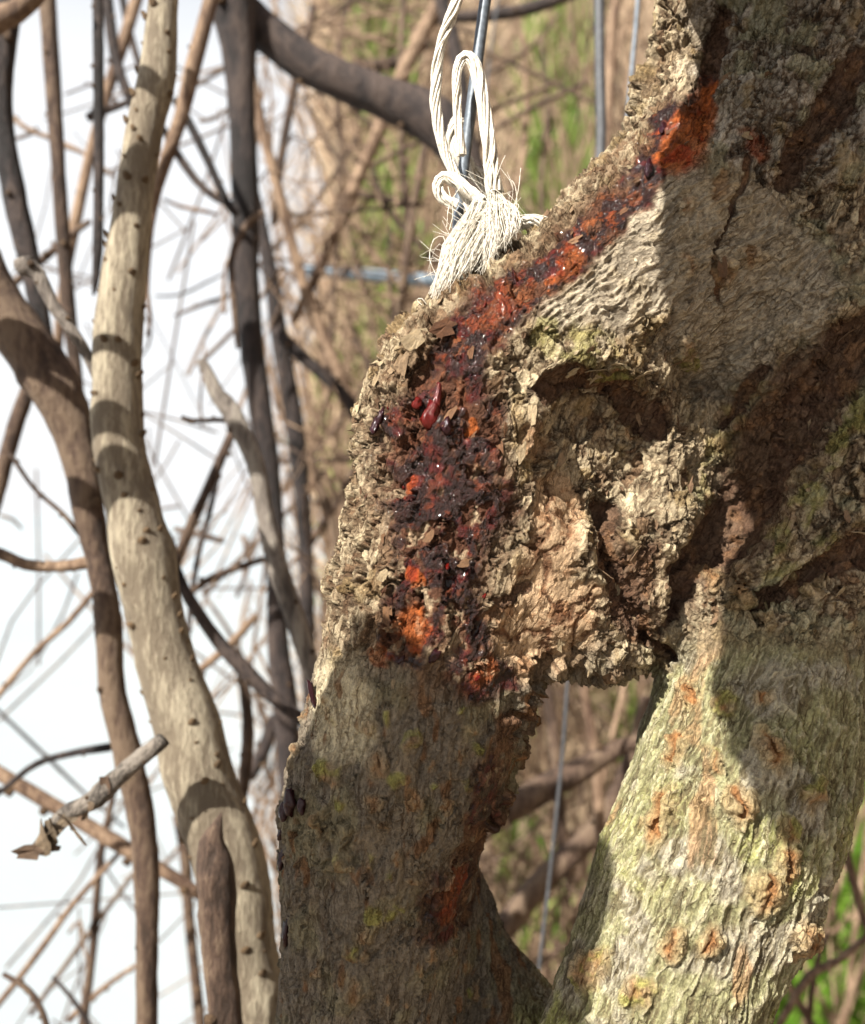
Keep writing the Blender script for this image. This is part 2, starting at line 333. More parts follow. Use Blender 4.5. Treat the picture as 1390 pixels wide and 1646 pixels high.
# ---- first relief: lumps, hollows, furrows, knots (all placed on the bark as seen in reference pixels)
V, Q = subdivide(V, Q); V = laplace(V, Q, 2)
N = vnormals(V, Q); px, py = proj(V); front = smooth(-0.1, 0.25, -N[:, 1])
V32 = V.astype(np.float32)
disp = 0.0020*fbm(V32*38, 3, 1)+0.0008*fbm(V32*95, 3, 2)
rk = np.random.default_rng(5)
KN = [(470+310*rk.random(), 1130+500*rk.random(), 5+7*rk.random(), 6+9*rk.random(), rk.normal()*.3, .8+1.0*rk.random(), int(rk.random() < .4)) for _ in range(46)]+[  # scabs on the lower stem, then knots: x, y, half width, half height, tilt, raise mm, kind
 (1110, 1117, 17, 24, -.3, 2.2, 0), (1165, 1127, 22, 24, 0, 2.4, 1), (1088, 1205, 18, 38, .3, 2.4, 0), (1066, 1315, 24, 54, .25, 3.0, 0), (1188, 1293, 25, 38, -.2, 3.2, 0),
 (1238, 1208, 25, 36, -.3, 3.4, 0), (1268, 1330, 22, 26, 0, 2.4, 1), (1262, 1385, 20, 34, .1, 2.6, 0), (1228, 1428, 30, 36, .1, 3.4, 0), (1084, 1515, 20, 30, .2, 2.6, 0), (950, 1555, 24, 38, .3, 2.6, 1),
 (1026, 1592, 26, 26, 0, 2.0, 1), (1143, 1512, 18, 30, .2, 2.2, 0), (1286, 1505, 22, 30, 0, 3.0, 0), (1150, 1225, 12, 18, 0, 1.6, 1), (1305, 1275, 18, 24, 0, 2.0, 1), (1225, 1120, 16, 14, 0, 1.6, 0),
 (662, 1192, 16, 15, 0, 2.2, 1), (612, 1228, 15, 24, 0, 1.8, 0), (586, 1390, 13, 15, 0, 2.2, 1), (552, 1388, 9, 11, 0, 1.8, 1), (588, 1498, 15, 15, 0, 1.8, 0), (562, 1524, 17, 14, 0, 2.0, 1), (566, 1592, 13, 20, 0, 1.8, 0),
 (668, 1286, 17, 18, 0, 1.7, 0), (527, 1242, 18, 16, 0, 1.8, 1), (517, 1325, 11, 16, 0, 1.8, 1), (604, 1288, 16, 16, 0, 1.4, 0), (508, 1560, 9, 18, 0, 1.3, 0), (652, 1612, 6, 6, 0, 1.2, 0), (640, 1462, 10, 8, 0, 1.0, 1),
 (1165, 432, 20, 28, -.2, 2.6, 0), (1207, 408, 26, 22, -.4, 2.6, 0), (1103, 425, 14, 24, 0, 1.6, 0), (1100, 562, 15, 34, 0, 2.2, 1), (1104, 330, 15, 20, 0, 1.8, 0), (1160, 300, 30, 40, .2, 1.4, 0),
 (935, 430, 18, 18, 0, 1.5, 1), (985, 600, 26, 18, .4, 3.0, 1), (1150, 920, 18, 26, 0, 2.6, 0), (1190, 930, 18, 36, 0, 3.2, 0), (1030, 690, 14, 14, 0, 2, 0)]
knot_in = np.zeros(len(V)); knot_moss = np.zeros(len(V)); knot_all = np.zeros(len(V))
wx = 14*fbm(V32*200, 3, 3); wy = 16*fbm(V32*200, 3, 4)
n_kn = fbm(V32*260, 2, 9)
for x, y, a, b, t, up, kd in KN:
    ex, ey = px+wx-x, py+wy-y; c, s = math.cos(t), math.sin(t); u = (ex*c+ey*s)/a; v = (-ex*s+ey*c)/b
    r = np.hypot(u, v); mk = (1-smooth(0.75, 1.25, r))*front
    cle = np.exp(-(u/0.28)**2)*(1-smooth(0.5, 0.85, np.abs(v)))
    disp += 0.0017*up*front*(1+0.5*n_kn)*(np.exp(-(np.maximum(r-0.35, 0)/0.5)**2)-0.8*cle*(1 if kd == 0 else 0.45))
    knot_in = np.maximum(knot_in, mk*np.clip(cle*1.3, 0, 1)*(1 if kd == 0 else 0.6)); knot_all = np.maximum(knot_all, mk)
    if kd: knot_moss = np.maximum(knot_moss, mk)
FU = [  # furrows: polyline of x, y, half width; depth mm
 ([(1420, 520, 40), (1330, 600, 50), (1255, 680, 55), (1205, 780, 50), (1160, 860, 40), (1105, 930, 22), (1080, 1010, 10)], 11),
 ([(1160, 10, 10), (1150, 80, 18), (1138, 130, 8), (1120, 175, 14)], 5),
 ([(1390, 90, 22), (1340, 170, 26), (1290, 230, 22), (1260, 300, 14)], 6),
 ([(1400, 885, 26), (1300, 925, 16), (1200, 985, 9)], 6),
 ([(1000, 810, 14), (985, 880, 22), (1010, 960, 22), (1050, 1030, 16), (1075, 1060, 10)], 8),
 ([(870, 640, 18), (920, 605, 22), (985, 615, 18), (1040, 660, 20), (1050, 690, 14)], 5.5),
 ([(705, 560, 8), (730, 530, 16), (690, 590, 14), (655, 625, 6)], 3.5),
 ([(770, 1010, 6), (800, 965, 8), (850, 945, 6)], 2.0),
 ([(1165, 690, 10), (1190, 640, 16), (1225, 590, 10)], 3.0),
 ([(1200, 250, 5), (1185, 330, 7), (1155, 400, 4), (1160, 490, 4)], 1.8),
 ([(740, 1480, 12), (760, 1390, 16), (800, 1320, 10)], 3.0)]
fur = np.zeros(len(V))
wx2 = 14*fbm(V32*110, 3, 13); wy2 = 14*fbm(V32*110, 3, 14)
for pl, dep in FU:
    q, _, _ = seg_dist(px+wx2, py+wy2, pl)
    g = np.exp(-np.maximum(q-0.25, 0)**2*1.6)*front; disp -= 0.001*dep*g; fur = np.maximum(fur, g)
# hollow under the arched lip of the old wound
e = np.hypot((px+wx2-960)/104, (py+wy2-735)/132); hol = (1-smooth(0.5, 1.1, e))*front; disp -= 0.0095*hol
lip, _, _ = seg_dist(px+wx2*.6, py+wy2*.6, [(848, 720, 10), (846, 680, 16), (866, 615, 24), (930, 570, 26), (1000, 575, 24), (1062, 630, 22), (1078, 740, 24), (1085, 830, 18)])
disp += 0.0050*np.exp(-lip**2)*front
rd, _, _ = seg_dist(px+wx2, py+wy2, [(1250, 620, 26), (1190, 690, 30), (1140, 760, 32), (1110, 850, 26)]); disp += 0.004*np.exp(-rd**2)*front
V = V+N*disp[:, None]
V = laplace(V, Q, 1, 0.35)
attrs = np.stack([knot_in, knot_moss, knot_all, fur, hol], 1)
# ---- second relief: plates, wrinkles, cracks
N = vnormals(V, Q); fcn = N[Q].mean(1); fcp = V[Q].mean(1); fpx, fpy = proj(fcp)
vw = fcp/np.linalg.norm(fcp, axis=1, keepdims=True)
sel = (np.einsum('ij,ij->i', fcn, vw) < 0.3) & (fpx > 380) & (fpx < 1430) & (fpy > -40) & (fpy < 1686)
VA, Q, NG = subdivide_front(np.concatenate([V, attrs, N], 1), Q, sel)
V = VA[:, :3]; knot_in, knot_moss, knot_all, fur, hol = VA[:, 3:8].T
N = VA[:, 8:]; N = N/np.linalg.norm(N, axis=1, keepdims=True); px, py = proj(V); front = smooth(-0.25, 0.15, -N[:, 1]); V32 = V.astype(np.float32)
n_lo = fbm(V32*45, 3, 21); n_mid = fbm(V32*160, 3, 22); n_hi = fbm(V32*520, 3, 23)
jx = px+26*n_lo+16*n_mid; jy = py+26*fbm(V32*45, 3, 25)+16*fbm(V32*160, 3, 26)
# zones
leg = smooth(-30, 40, (jx-1030)*0.94+(jy-1060)*0.33)*smooth(990, 1075, jy)
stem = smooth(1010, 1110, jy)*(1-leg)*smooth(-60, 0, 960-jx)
qsm, _, _ = seg_dist(jx, jy, [(900, 500, 45), (1000, 440, 95), (1090, 370, 110), (1220, 440, 120), (1150, 540, 90)])
smo = (1-smooth(0.6, 1.3, qsm+.35*n_mid))*(1-leg)*(1-stem)
upr = smooth(1080, 1160, jx)*(1-smooth(250, 320, jy))*(1-smo)
plate = np.clip(1-leg-stem-smo, 0, 1)
def frame(dx, dy):          # coordinates along / across a limb direction given in pixels
    d = np.array((dx, 0, -dy)); d = d/np.linalg.norm(d); s = np.array((d[2], 0, -d[0])); return np.stack([V@d, V@s, V[:, 1]], 1).astype(np.float32)
D = np.zeros(len(V)); cell = np.zeros(len(V)); crack = np.zeros(len(V)); ridge_c = np.zeros(len(V))
def plates(mask, dirv, fa, fc, seed, step, tilt, warpamp):
    m = mask > 0.02; p = frame(*dirv)[m]; p = warp(p, 130, warpamp, seed); p = warp(p, 600, warpamp*0.35, seed+2)
    F1, F2, idr, off = worley(p*np.array((fa, fc, fc), np.float32), seed)
    ed = F2-F1; tv = (idr*7.3) % 1*2-1
    h = step*(idr-0.5)*2+tilt*(off[:, 0]*(0.6+0.4*tv)+0.5*off[:, 1]*tv)
    ck = 1-smooth(0.0, 0.16, ed)
    D[m] += mask[m]*(h-0.5*step*ck); crack[m] = np.maximum(crack[m], ck*mask[m]); cell[m] = np.where(mask[m] > 0.5, idr, cell[m]); return
def wrinkle(mask, dirv, fa, fc, amp, seed, wa=0.004, sharp=2.2):
    m = mask > 0.02; p = frame(*dirv)[m]; p = warp(p, 55, wa, seed); p = warp(p, 260, wa*0.22, seed+1)
    n = vnoise(p*np.array((fa, fc, fc), np.float32), seed); n2 = vnoise(p*np.array((fa*1.9, fc*1.8, fc*1.8), np.float32), seed+4)
    r = (1-np.abs(n)*1.5)+0.55*(1-np.abs(n2)*1.5); r = np.clip(r/1.55, 0, 1)**sharp
    D[m] += mask[m]*amp*(r-0.25); ridge_c[m] = np.maximum(ridge_c[m], r*mask[m])
plate_l = plate*(1-upr)*smooth(1130, 1060, jx)*0+plate*(1-smooth(1080, 1180, jx))
plate_r = plate-plate_l
plates(plate_l, (-0.35, 1), 40, 92, 3, 0.0019, 0.0036, 0.0065)
plates(plate_l, (-0.30, 1), 95, 230, 4, 0.0008, 0.0016, 0.0035)
plates(plate_r, (-0.5, 1), 40, 90, 5, 0.0018, 0.0032, 0.008)
plates(plate_r, (-0.4, 1), 120, 270, 6, 0.0006, 0.0009, 0.003)
plates(stem, (-0.1, 1), 38, 120, 7, 0.0007, 0.0013, 0.007)
wrinkle(leg, (-0.36, 1), 36, 330, 0.0019, 31)
wrinkle(leg, (-0.36, 1), 70, 700, 0.0006, 35)
wrinkle(smo, (-0.9, 0.62), 60, 400, 0.0018, 41, 0.006); wrinkle(smo, (-0.9, 0.62), 130, 800, 0.0006, 45, 0.006)
wrinkle(stem, (-0.12, 1), 55, 380, 0.0012, 51)
wrinkle(plate, (-0.4, 1), 60, 380, 0.0006, 61, 0.005)
D += 0.00022*n_hi+0.0005*n_mid*plate
scab = smooth(0.22, 0.42, fbm(V32*130, 3, 71))*np.clip(plate+0.45*smo+0.25*stem, 0, 1)      # crumbly crusts
D += scab*(0.0006+0.0009*fbm(V32*420, 3, 72))
D += knot_all*0.0006*fbm(V32*380, 3, 73)
# ---- gum and stains
def zone(pl, soft=0.45):
    q, _, _ = seg_dist(jx, jy, pl); return 1-smooth(1-soft, 1+soft*0.4, q)
gum = np.maximum.reduce([zone([(1078, 178, 20), (1052, 255, 30), (1015, 315, 30), (960, 362, 32), (905, 405, 36), (850, 455, 38), (795, 505, 48), (750, 560, 55), (715, 630, 70)]),
  zone([(630, 680, 28), (700, 690, 85), (760, 690, 55)]), zone([(700, 720, 112), (712, 800, 116), (705, 880, 90), (675, 960, 60), (655, 1030, 40)]), zone([(720, 940, 40), (760, 1000, 36), (770, 1075, 58), (820, 1080, 26)]),
  0.85*zone([(735, 1410, 26), (705, 1470, 48), (690, 1500, 30)]), 0.7*zone([(780, 1250, 34), (775, 1310, 34)]), 0.6*zone([(1110, 200, 40), (1140, 150, 22)])])
gpatch = fbm(V32*150, 3, 81); gpatch2 = fbm(V32*330, 3, 82)
wet = gum*smooth(-0.10, 0.10, gpatch+0.08+0.2*smooth(640, 520, jy))
D *= (1-0.35*wet); D += wet*(0.0004*fbm(V32*260, 2, 83)); D -= 0.0006*gum*(1-wet)
org = np.maximum.reduce([zone([(1075, 260, 32), (1105, 235, 42), (1140, 185, 26), (1150, 150, 12)]), 0.55*zone([(1205, 220, 14), (1212, 245, 12)], .8), 0.7*zone([(915, 398, 22), (880, 440, 14)]), zone([(760, 682, 9), (762, 690, 9)], .2),
  zone([(655, 925, 16), (668, 945, 12)], .3), 0.8*zone([(660, 1000, 22), (668, 1030, 18)]), 0.7*zone([(610, 1050, 16), (625, 1040, 12)]), 0.35*zone([(820, 480, 30), (780, 520, 30)]), 0.8*zone([(650, 760, 14), (655, 780, 10)]), 0.4*zone([(730, 1420, 20), (712, 1470, 26)]), 0.5*zone([(770, 1070, 26), (800, 1060, 16)])])
org = np.maximum(org, gum*smooth(0.2, 0.36, gpatch2)*(0.16+0.26*smooth(640, 480, jy)))
wood = np.maximum.reduce([zone([(880, 800, 36), (900, 870, 50), (880, 950, 66), (850, 1020, 70), (930, 1000, 50), (960, 960, 26)]), 0.6*zone([(860, 720, 26), (850, 690, 18)])])*(1-gum)
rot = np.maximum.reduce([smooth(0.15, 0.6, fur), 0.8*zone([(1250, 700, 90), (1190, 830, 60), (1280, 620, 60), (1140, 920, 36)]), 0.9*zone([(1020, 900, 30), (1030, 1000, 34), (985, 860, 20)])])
moss = np.maximum.reduce([zone([(1380, 640, 22), (1310, 790, 26), (1235, 880, 18)]), zone([(1260, 610, 40), (1190, 660, 26)])*0.7, zone([(1330, 880, 30), (1220, 960, 26)])*0.8, 0.7*zone([(960, 560, 40), (880, 540, 26)]), 0.6*zone([(1180, 720, 30), (1130, 790, 26)])])
halo = np.maximum.reduce([zone([(700, 600, 95), (705, 720, 135), (705, 840, 128), (690, 940, 110), (720, 1040, 90)], .6), zone([(1060, 230, 48), (960, 350, 46), (850, 450, 56), (770, 520, 70)], .6)])
wood_ck = crack.copy(); crack[:] = 0; D = D*(1-0.85*wood)-0.0012*wood; plates(wood, (-0.5, 1), 42, 62, 8, 0.0011, 0.0010, 0.005); wood_ck, crack = crack.copy(), wood_ck; D = D*1*(1-0.2*rot); wrinkle(rot, (-0.6, 1), 45, 300, 0.0014, 55)
ragz = np.maximum.reduce([zone([(862, 1100, 34), (852, 1180, 34), (846, 1240, 30), (800, 1325, 24)]), zone([(868, 1078, 26), (930, 1060, 28), (1000, 1078, 28), (1052, 1062, 24)]), 0.4*zone([(1362, 1330, 14), (1318, 1460, 14), (1272, 1560, 12)]), zone([(1050, 120, 34), (1088, 50, 26), (1020, 200, 24)]), 0.5*zone([(600, 640, 22), (560, 780, 18), (530, 950, 16), (690, 490, 22), (860, 380, 20), (980, 270, 20)])])
rgn = fbm(V32*150, 3, 99); D += ragz*(0.0042*smooth(0.0, 0.12, rgn)-0.0012+0.0022*fbm(V32*380, 2, 100))
D += 0.0009*moss*fbm(V32*500, 2, 91)
V = V+N*(D*(0.25+0.75*front))[:, None]
# ---- colour of each patch of bark
def lerp(a, b, t): return a+(b-a)*t[:, None]
C = np.tile(np.array((0.30, 0.245, 0.165)), (len(V), 1))
C = lerp(C, np.array((0.19, 0.125, 0.075)), np.clip(smooth(0.35, 0.05, cell), 0, 1)*plate)
C = lerp(C, np.array((0.42, 0.35, 0.235)), smooth(0.6, 0.95, cell)*plate*0.9)
C = lerp(C, np.array((0.27, 0.235, 0.185)), smo*0.85)
C = lerp(C, np.array((0.42, 0.365, 0.27)), smo*ridge_c*0.7)
C = lerp(C, np.array((0.125, 0.105, 0.082)), stem*0.9)  # grey stem bark, darkened further to deepen its shade
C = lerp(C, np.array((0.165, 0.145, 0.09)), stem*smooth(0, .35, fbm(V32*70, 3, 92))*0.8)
C = lerp(C, np.array((0.46, 0.40, 0.27)), stem*zone([(545, 1080, 50), (545, 1170, 55)])*0.8)  # sunlit patch on the stem, painted into the colour
C = lerp(C, np.array((0.21, 0.19, 0.16)), upr*0.8)
C = lerp(C, np.array((0.34, 0.31, 0.265)), upr*smooth(0.05, .3, n_mid)*0.7)
lg = np.array((0.22, 0.212, 0.115)); C = lerp(C, lg, leg)
C = lerp(C, np.array((0.265, 0.24, 0.19)), leg*smooth(.02, .3, fbm(V32*60, 3, 93))*0.9)
C = lerp(C, np.array((0.25, 0.26, 0.07)), leg*smooth(0, .35, fbm(V32*50, 3, 94))*smooth(1050, 1600, jy)*0.8)
C = lerp(C, np.array((0.42, 0.39, 0.27)), leg*smooth(.45, .9, ridge_c)*0.7)
C = lerp(C, np.array((0.30, 0.19, 0.10)), leg*smooth(.26, .45, fbm(V32*np.array((90, 90, 30), np.float32), 3, 95))*0.75)
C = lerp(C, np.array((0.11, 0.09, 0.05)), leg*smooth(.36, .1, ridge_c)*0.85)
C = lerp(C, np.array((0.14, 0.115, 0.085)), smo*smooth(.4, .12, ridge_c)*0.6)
C = lerp(C, np.array((0.075, 0.043, 0.024)), crack*plate*0.85)
C = lerp(C, np.array((0.23, 0.165, 0.075)), scab*0.5)
C = lerp(C, np.array((0.19, 0.18, 0.06)), moss*smooth(-.25, .2, n_mid)*0.85)
C = lerp(C, np.array((0.24, 0.235, 0.15)), plate_r*smooth(.1, .35, fbm(V32*90, 3, 96))*0.6)
C = lerp(C, np.array((0.38, 0.265, 0.165)), wood*0.95)
C = lerp(C, np.array((0.20, 0.09, 0.038)), wood*smooth(.2, .4, n_mid)*0.6)
C = lerp(C, np.array((0.09, 0.035, 0.015)), wood_ck*0.9)
C = lerp(C, np.array((0.11, 0.055, 0.028)), stem*zone([(835, 1140, 30), (805, 1230, 42), (775, 1330, 36), (745, 1400, 24)])*smooth(-.2, .15, n_mid)*0.85)
C = lerp(C, np.array((0.16, 0.08, 0.035)), stem*smooth(.3, .45, fbm(V32*np.array((170, 170, 60), np.float32), 3, 98))*0.8)
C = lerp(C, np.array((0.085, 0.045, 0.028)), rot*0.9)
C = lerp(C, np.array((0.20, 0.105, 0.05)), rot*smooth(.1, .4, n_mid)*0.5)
C = lerp(C, np.array((0.33, 0.245, 0.13)), knot_all*(0.3+0.35*leg))
C = lerp(C, np.array((0.24, 0.115, 0.045)), np.clip(knot_in*1.2, 0, 1)*(0.5+0.45*leg))
C = lerp(C, np.array((0.20, 0.20, 0.055)), knot_moss*smooth(-.1, .3, n_mid)*0.8)
C = lerp(C, np.array((0.13, 0.075, 0.042)), halo*(1-0.6*smooth(.5, .8, cell))*0.75)
C = lerp(C, np.array((0.075, 0.030, 0.017)), np.clip(gum*1.2, 0, 1)*0.93)
C = lerp(C, np.array((0.016, 0.005, 0.004)), wet*0.95)
C = lerp(C, np.array((0.06, 0.006, 0.004)), wet*smooth(0.14, .35, fbm(V32*210, 3, 97))*0.9)
C = lerp(C, np.array((0.30, 0.25, 0.17)), gum*(1-wet)*smooth(.12, .3, gpatch2)*smooth(700, 800, jy)*0.8)
C = lerp(C, np.array((0.34, 0.085, 0.015)), np.clip(org, 0, 1)*(0.7+0.3*n_mid))
C = lerp(C, np.array((0.20, 0.022, 0.007)), np.clip(org, 0, 1)*smooth(-.05, .3, gpatch)*0.8)
C = lerp(C, np.array((0.13, 0.085, 0.05)), ragz*smooth(0.06, -0.04, rgn)*0.7)
C = np.clip(1.02*C*(1+0.25*n_hi+0.16*n_mid)[:, None], 0.004, 0.6)
wetv = np.clip(wet*(1-0.75*np.clip(org, 0, 1)), 0, 1)
FB = np.zeros((len(V), 3), np.float32); zw = np.stack([plate*.9, leg, stem, smo, rot*1.2], 1).argmax(1)
for k_, dv in enumerate([(-0.4, 1), (-0.36, 1), (-0.12, 1), (-0.9, 0.62), (-0.6, 1)]):
    m_ = zw == k_; FB[m_] = frame(*dv)[m_]+k_*0.37
tree = obj('fruit_tree', None, label='gnarled fruit tree with flaking bark, knots and dark red gum oozing from the bent limb', cat='tree')
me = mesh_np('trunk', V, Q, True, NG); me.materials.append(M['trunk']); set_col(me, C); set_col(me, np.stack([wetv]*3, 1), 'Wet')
fa_ = me.attributes.new('Fib', 'FLOAT_VECTOR', 'POINT'); fa_.data.foreach_set('vector', FB.ravel())
trunk = obj('trunk', me, None, tree)
VN = np.empty(len(V)*3, np.float32); me.vertex_normals.foreach_get('vector', VN); VN = VN.reshape(-1, 3)
print('trunk verts', len(V), 'quads', len(Q))
# ------------------------------------------------------------------ tubes: branches, twigs, wires
def spline(pts, step):
    p = np.array(pts, float); out = []
    q = np.concatenate([[2*p[0]-p[1]], p, [2*p[-1]-p[-2]]])
    for i in range(1, len(q)-2):
        L = np.linalg.norm(q[i+1, :3]-q[i, :3]); n = max(2, int(L/step))
        t = np.arange(n)[:, None]/n
        a, b, c, d = q[i-1], q[i], q[i+1], q[i+2]
        out.append(0.5*((2*b)+(-a+c)*t+(2*a-5*b+4*c-d)*t*t+(-a+3*b-3*c+d)*t**3))
    out.append(q[-2:-1]); return np.concatenate(out)
def tube(path, nseg=14, rough=0.08, freq=60, seed=0, cap=True):
    """path rows x, y, z, r -> V, Q; uneven skin"""
    n = len(path); c = path[:, :3]; r = np.maximum(path[:, 3], 1e-5)
    T = np.gradient(c, axis=0); T /= np.linalg.norm(T, axis=1, keepdims=True)+1e-12
    up = np.array((0.13, -1, 0.21)); U = np.empty_like(T); u = np.cross(T[0], up); u /= np.linalg.norm(u)
    for i in range(n):
        u = u-T[i]*(u@T[i]); u /= np.linalg.norm(u)+1e-12; U[i] = u
    W = np.cross(T, U); a = np.arange(nseg)*2*math.pi/nseg
    d = U[:, None, :]*np.cos(a)[None, :, None]+W[:, None, :]*np.sin(a)[None, :, None]
    V = c[:, None, :]+d*r[:, None, None]
    if rough > 0:
        k = fbm(V.reshape(-1, 3)*freq, 3, seed).reshape(n, nseg); V = c[:, None, :]+d*(r[:, None]*(1+rough*k*1.6))[:, :, None]
    V = V.reshape(-1, 3)
    i = np.arange(n-1)[:, None]*nseg; j = np.arange(nseg)[None, :]; j2 = (j+1) % nseg
    Q = np.stack([i+j, i+j2, i+nseg+j2, i+nseg+j], 2).reshape(-1, 4)
    if cap:
        m = len(V); V = np.concatenate([V, c[:1]-T[:1]*r[0]*0.25, c[-1:]+T[-1:]*r[-1]*0.25])
        j = np.arange(nseg); j2 = (j+1) % nseg; e = (n-1)*nseg
        Q = np.concatenate([Q, np.stack([j2, j, np.full(nseg, m), np.full(nseg, m)], 1), np.stack([e+j, e+j2, np.full(nseg, m+1), np.full(nseg, m+1)], 1)])
    return V, Q
def tri_quads(name, V, Q):
    q = [tuple(dict.fromkeys(f)) for f in Q.tolist()]
    me = bpy.data.meshes.new(name); me.from_pydata(V.tolist(), [], q); me.polygons.foreach_set('use_smooth', np.ones(len(q), bool)); return me
def px_path(pts, D, step=None):
    """points are (x, y, full width[, depth]) in reference pixels"""
    rows = []
    for p in pts:
        d = p[3] if len(p) > 3 else D
        rows.append((*P(p[0], p[1], d), p[2]*0.5*K*d))
    return spline(rows, step or (0.0035*D/0.4 if D < .7 else 0.007*D/.4))
def join(parts):
    Vs, Qs, n = [], [], 0
    for V, Q in parts: Vs.append(V); Qs.append(Q+n); n += len(V)
    return np.concatenate(Vs), np.concatenate(Qs)
BUD = None
def bud_mesh():
    global BUD
    if BUD is None:
        n = 8; rows = [(0, .0), (.35, .9), (.8, 1.0), (1.3, .75), (1.75, .35), (1.95, .02)]
        V = [(r*math.cos(a*2*math.pi/n)*(1+.15*math.sin(a*3)), r*math.sin(a*2*math.pi/n), z-0.25) for z, r in rows for a in range(n)]
        Q = [(i*n+j, i*n+(j+1) % n, (i+1)*n+(j+1) % n, (i+1)*n+j) for i in range(len(rows)-1) for j in range(n)]
        BUD = bpy.data.meshes.new('bud'); BUD.from_pydata(V, [], Q); BUD.polygons.foreach_set('use_smooth', np.ones(len(Q), bool)); BUD.materials.append(M['bud'])
    return BUD
ALLB = []
def branch(name, pts, D, mat, label, cat='branch', group=None, buds=0, rough=0.07, bud_r=0.14, flat=False, parent=None, nseg=16, side=None):
    path = px_path(pts, D); nsd = len(ALLB); ALLB.append(name)
    # knobbly nodes along the length
    s = np.arange(len(path)); rr = path[:, 3].copy()
    for _ in range(max(1, len(path)//30)):
        c = rng.integers(0, len(path)); path[:, 3] += rr*0.16*rng.random()*np.exp(-((s-c)/3.0)**2)
    path[:, 0] += 0.12*rr*vnoise(np.stack([s*0.11, s*0, s*0+nsd*3.3], 1)); path[:, 2] += 0.08*rr*vnoise(np.stack([s*0.13, s*0+4, s*0+nsd*1.7], 1))
    V, Q = tube(path, nseg, rough, 0.9/np.mean(path[:, 3]), nsd)
    o = obj(name, tri_quads(name, V, Q), M[mat], parent, label if not parent else None, cat if not parent else None, group if not parent else None)
    for b in range(buds):
        i = int((b+rng.random())/buds*(len(path)-3))+1; t = path[i+1, :3]-path[i-1, :3]; t /= np.linalg.norm(t)
        a = rng.normal(size=3); a[1] = -abs(a[1])*0.8; a -= t*(a@t); a /= np.linalg.norm(a)
        nrm = Vector(a*0.6+t*0.6).normalized(); k = obj('pore' if flat else 'bud', bud_mesh(), None, o)
        if flat: k.material_slots[0].link = 'OBJECT'; k.material_slots[0].material = M['pore']
        sc = path[i, 3]*bud_r*(0.6+0.9*rng.random()) if not flat else 0.0019*(0.6+0.9*rng.random())
        k.matrix_local = Matrix.Translation(Vector(path[i, :3]+a*path[i, 3]*0.95)) @ nrm.to_track_quat('Z', 'Y').to_matrix().to_4x4() @ Matrix.Diagonal((sc, sc*(1.3 if flat else 1), sc*(0.5 if flat else 1), 1))
    return o
GZ = -0.85                                # height of the ground below the camera
# ---- legs down to the soil and an added shade limb, beyond the frame
def tree_limb(name, rows, nseg=26, rough=0.06, fr=30):
    V_, Q_ = tube(spline(rows, 0.01), nseg, rough, fr, len(rows)+nseg); me_ = tri_quads(name, V_, Q_)
    o = obj(name, me_, M['trunk'], tree); c = np.array((0.26, 0.22, 0.16))*(1+0.3*fbm(V_*60, 3, 5))[:, None]; set_col(me_, c); set_col(me_, np.zeros((len(V_), 3)), 'Wet'); fa_ = me_.attributes.new('Fib', 'FLOAT_VECTOR', 'POINT'); fa_.data.foreach_set('vector', V_[:, [2, 0, 1]].astype(np.float32).ravel())
    return o
def W(x, y, D, r): return (*P(x, y, D), r*K*D)
tree_limb('stem', [W(585, 1750, .372, 138), W(570, 1930, .375, 146), (-0.05, .40, -.45, .036), (-0.02, .45, GZ-.03, .05)])
tree_limb('stem', [W(1010, 1760, .350, 158), W(950, 1930, .348, 166), (0.03, .39, -.45, .042), (0.0, .46, GZ-.03, .06)])
tree_limb('stem', [W(900, 1760, .405, 78), W(1000, 1930, .41, 86), (0.09, .44, -.45, .024), (0.12, .5, GZ-.03, .03)])
# unseen limb added above the frame, shaped to throw shade on the trunk shoulder
top = P(1296, -60, .395); S_ = np.array(SUN_DIR)
q1 = np.array((.108, .311, .224)); q2 = np.array((.013, .184, .208)); q3 = np.array((-.053, .086, .21))
tree_limb('limb', [tuple(top)+(.046,), tuple(top*.4+q1*.6+np.array((.01, .02, .012)))+(.046,), tuple(q1)+(.045,), tuple((q1+q2)/2)+(.046,), tuple(q2)+(.046,), tuple(q3)+(.046,), tuple(q3+S_*.12)+(.044,), tuple(q3+S_*.35)+(.04,), tuple(q3+S_*.7)+(.03,)], 40, .16, 50)
# ------------------------------------------------------------------ branches behind the trunk (reference pixels, width, depth)
ob = branch('branch', [(266, -120, 46), (265, 0, 46), (253, 120, 58), (229, 218, 58), (213, 322, 58), (198, 443, 70), (185, 550, 72), (188, 621, 75), (197, 717, 82), (214, 822, 87), (230, 903, 95), (254, 1024, 92), (274, 1100, 96), (300, 1171, 108), (338, 1292, 112), (370, 1413, 112), (396, 1534, 106), (418, 1646, 104), (450, 1850, 104), (500, 2300, 110), (540, 2750, 120)], .50, 'pale',
  'thick pale smooth-barked branch dotted with raised pores, bending down beside the trunk', buds=150, flat=True, rough=0.045, nseg=28)
branch('branch', [(356, 1306, 3), (350, 1326, 18), (341, 1352, 40), (344, 1385, 58), (345, 1413, 62), (350, 1534, 56), (363, 1646, 52), (400, 1900, 54), (460, 2300, 56), (500, 2750, 60)], .455, 'brown', 'broken dark brown stub with a splintered tip and an oval knot hole', buds=4, bud_r=.3)
branch('branch', [(-160, 250, 95), (-60, 395, 90), (0, 495, 86), (55, 580, 80), (105, 661, 72), (131, 742, 56), (143, 822, 46), (159, 903, 40), (171, 984, 40), (179, 1100, 41), (195, 1171, 45), (223, 1292, 45), (232, 1372, 40), (236, 1493, 36), (235, 1646, 34), (230, 2100, 36), (240, 2600, 40)], .56, 'brown', 'long dark brown branch curving in and dropping straight down past the broken stub', buds=7, bud_r=.22)
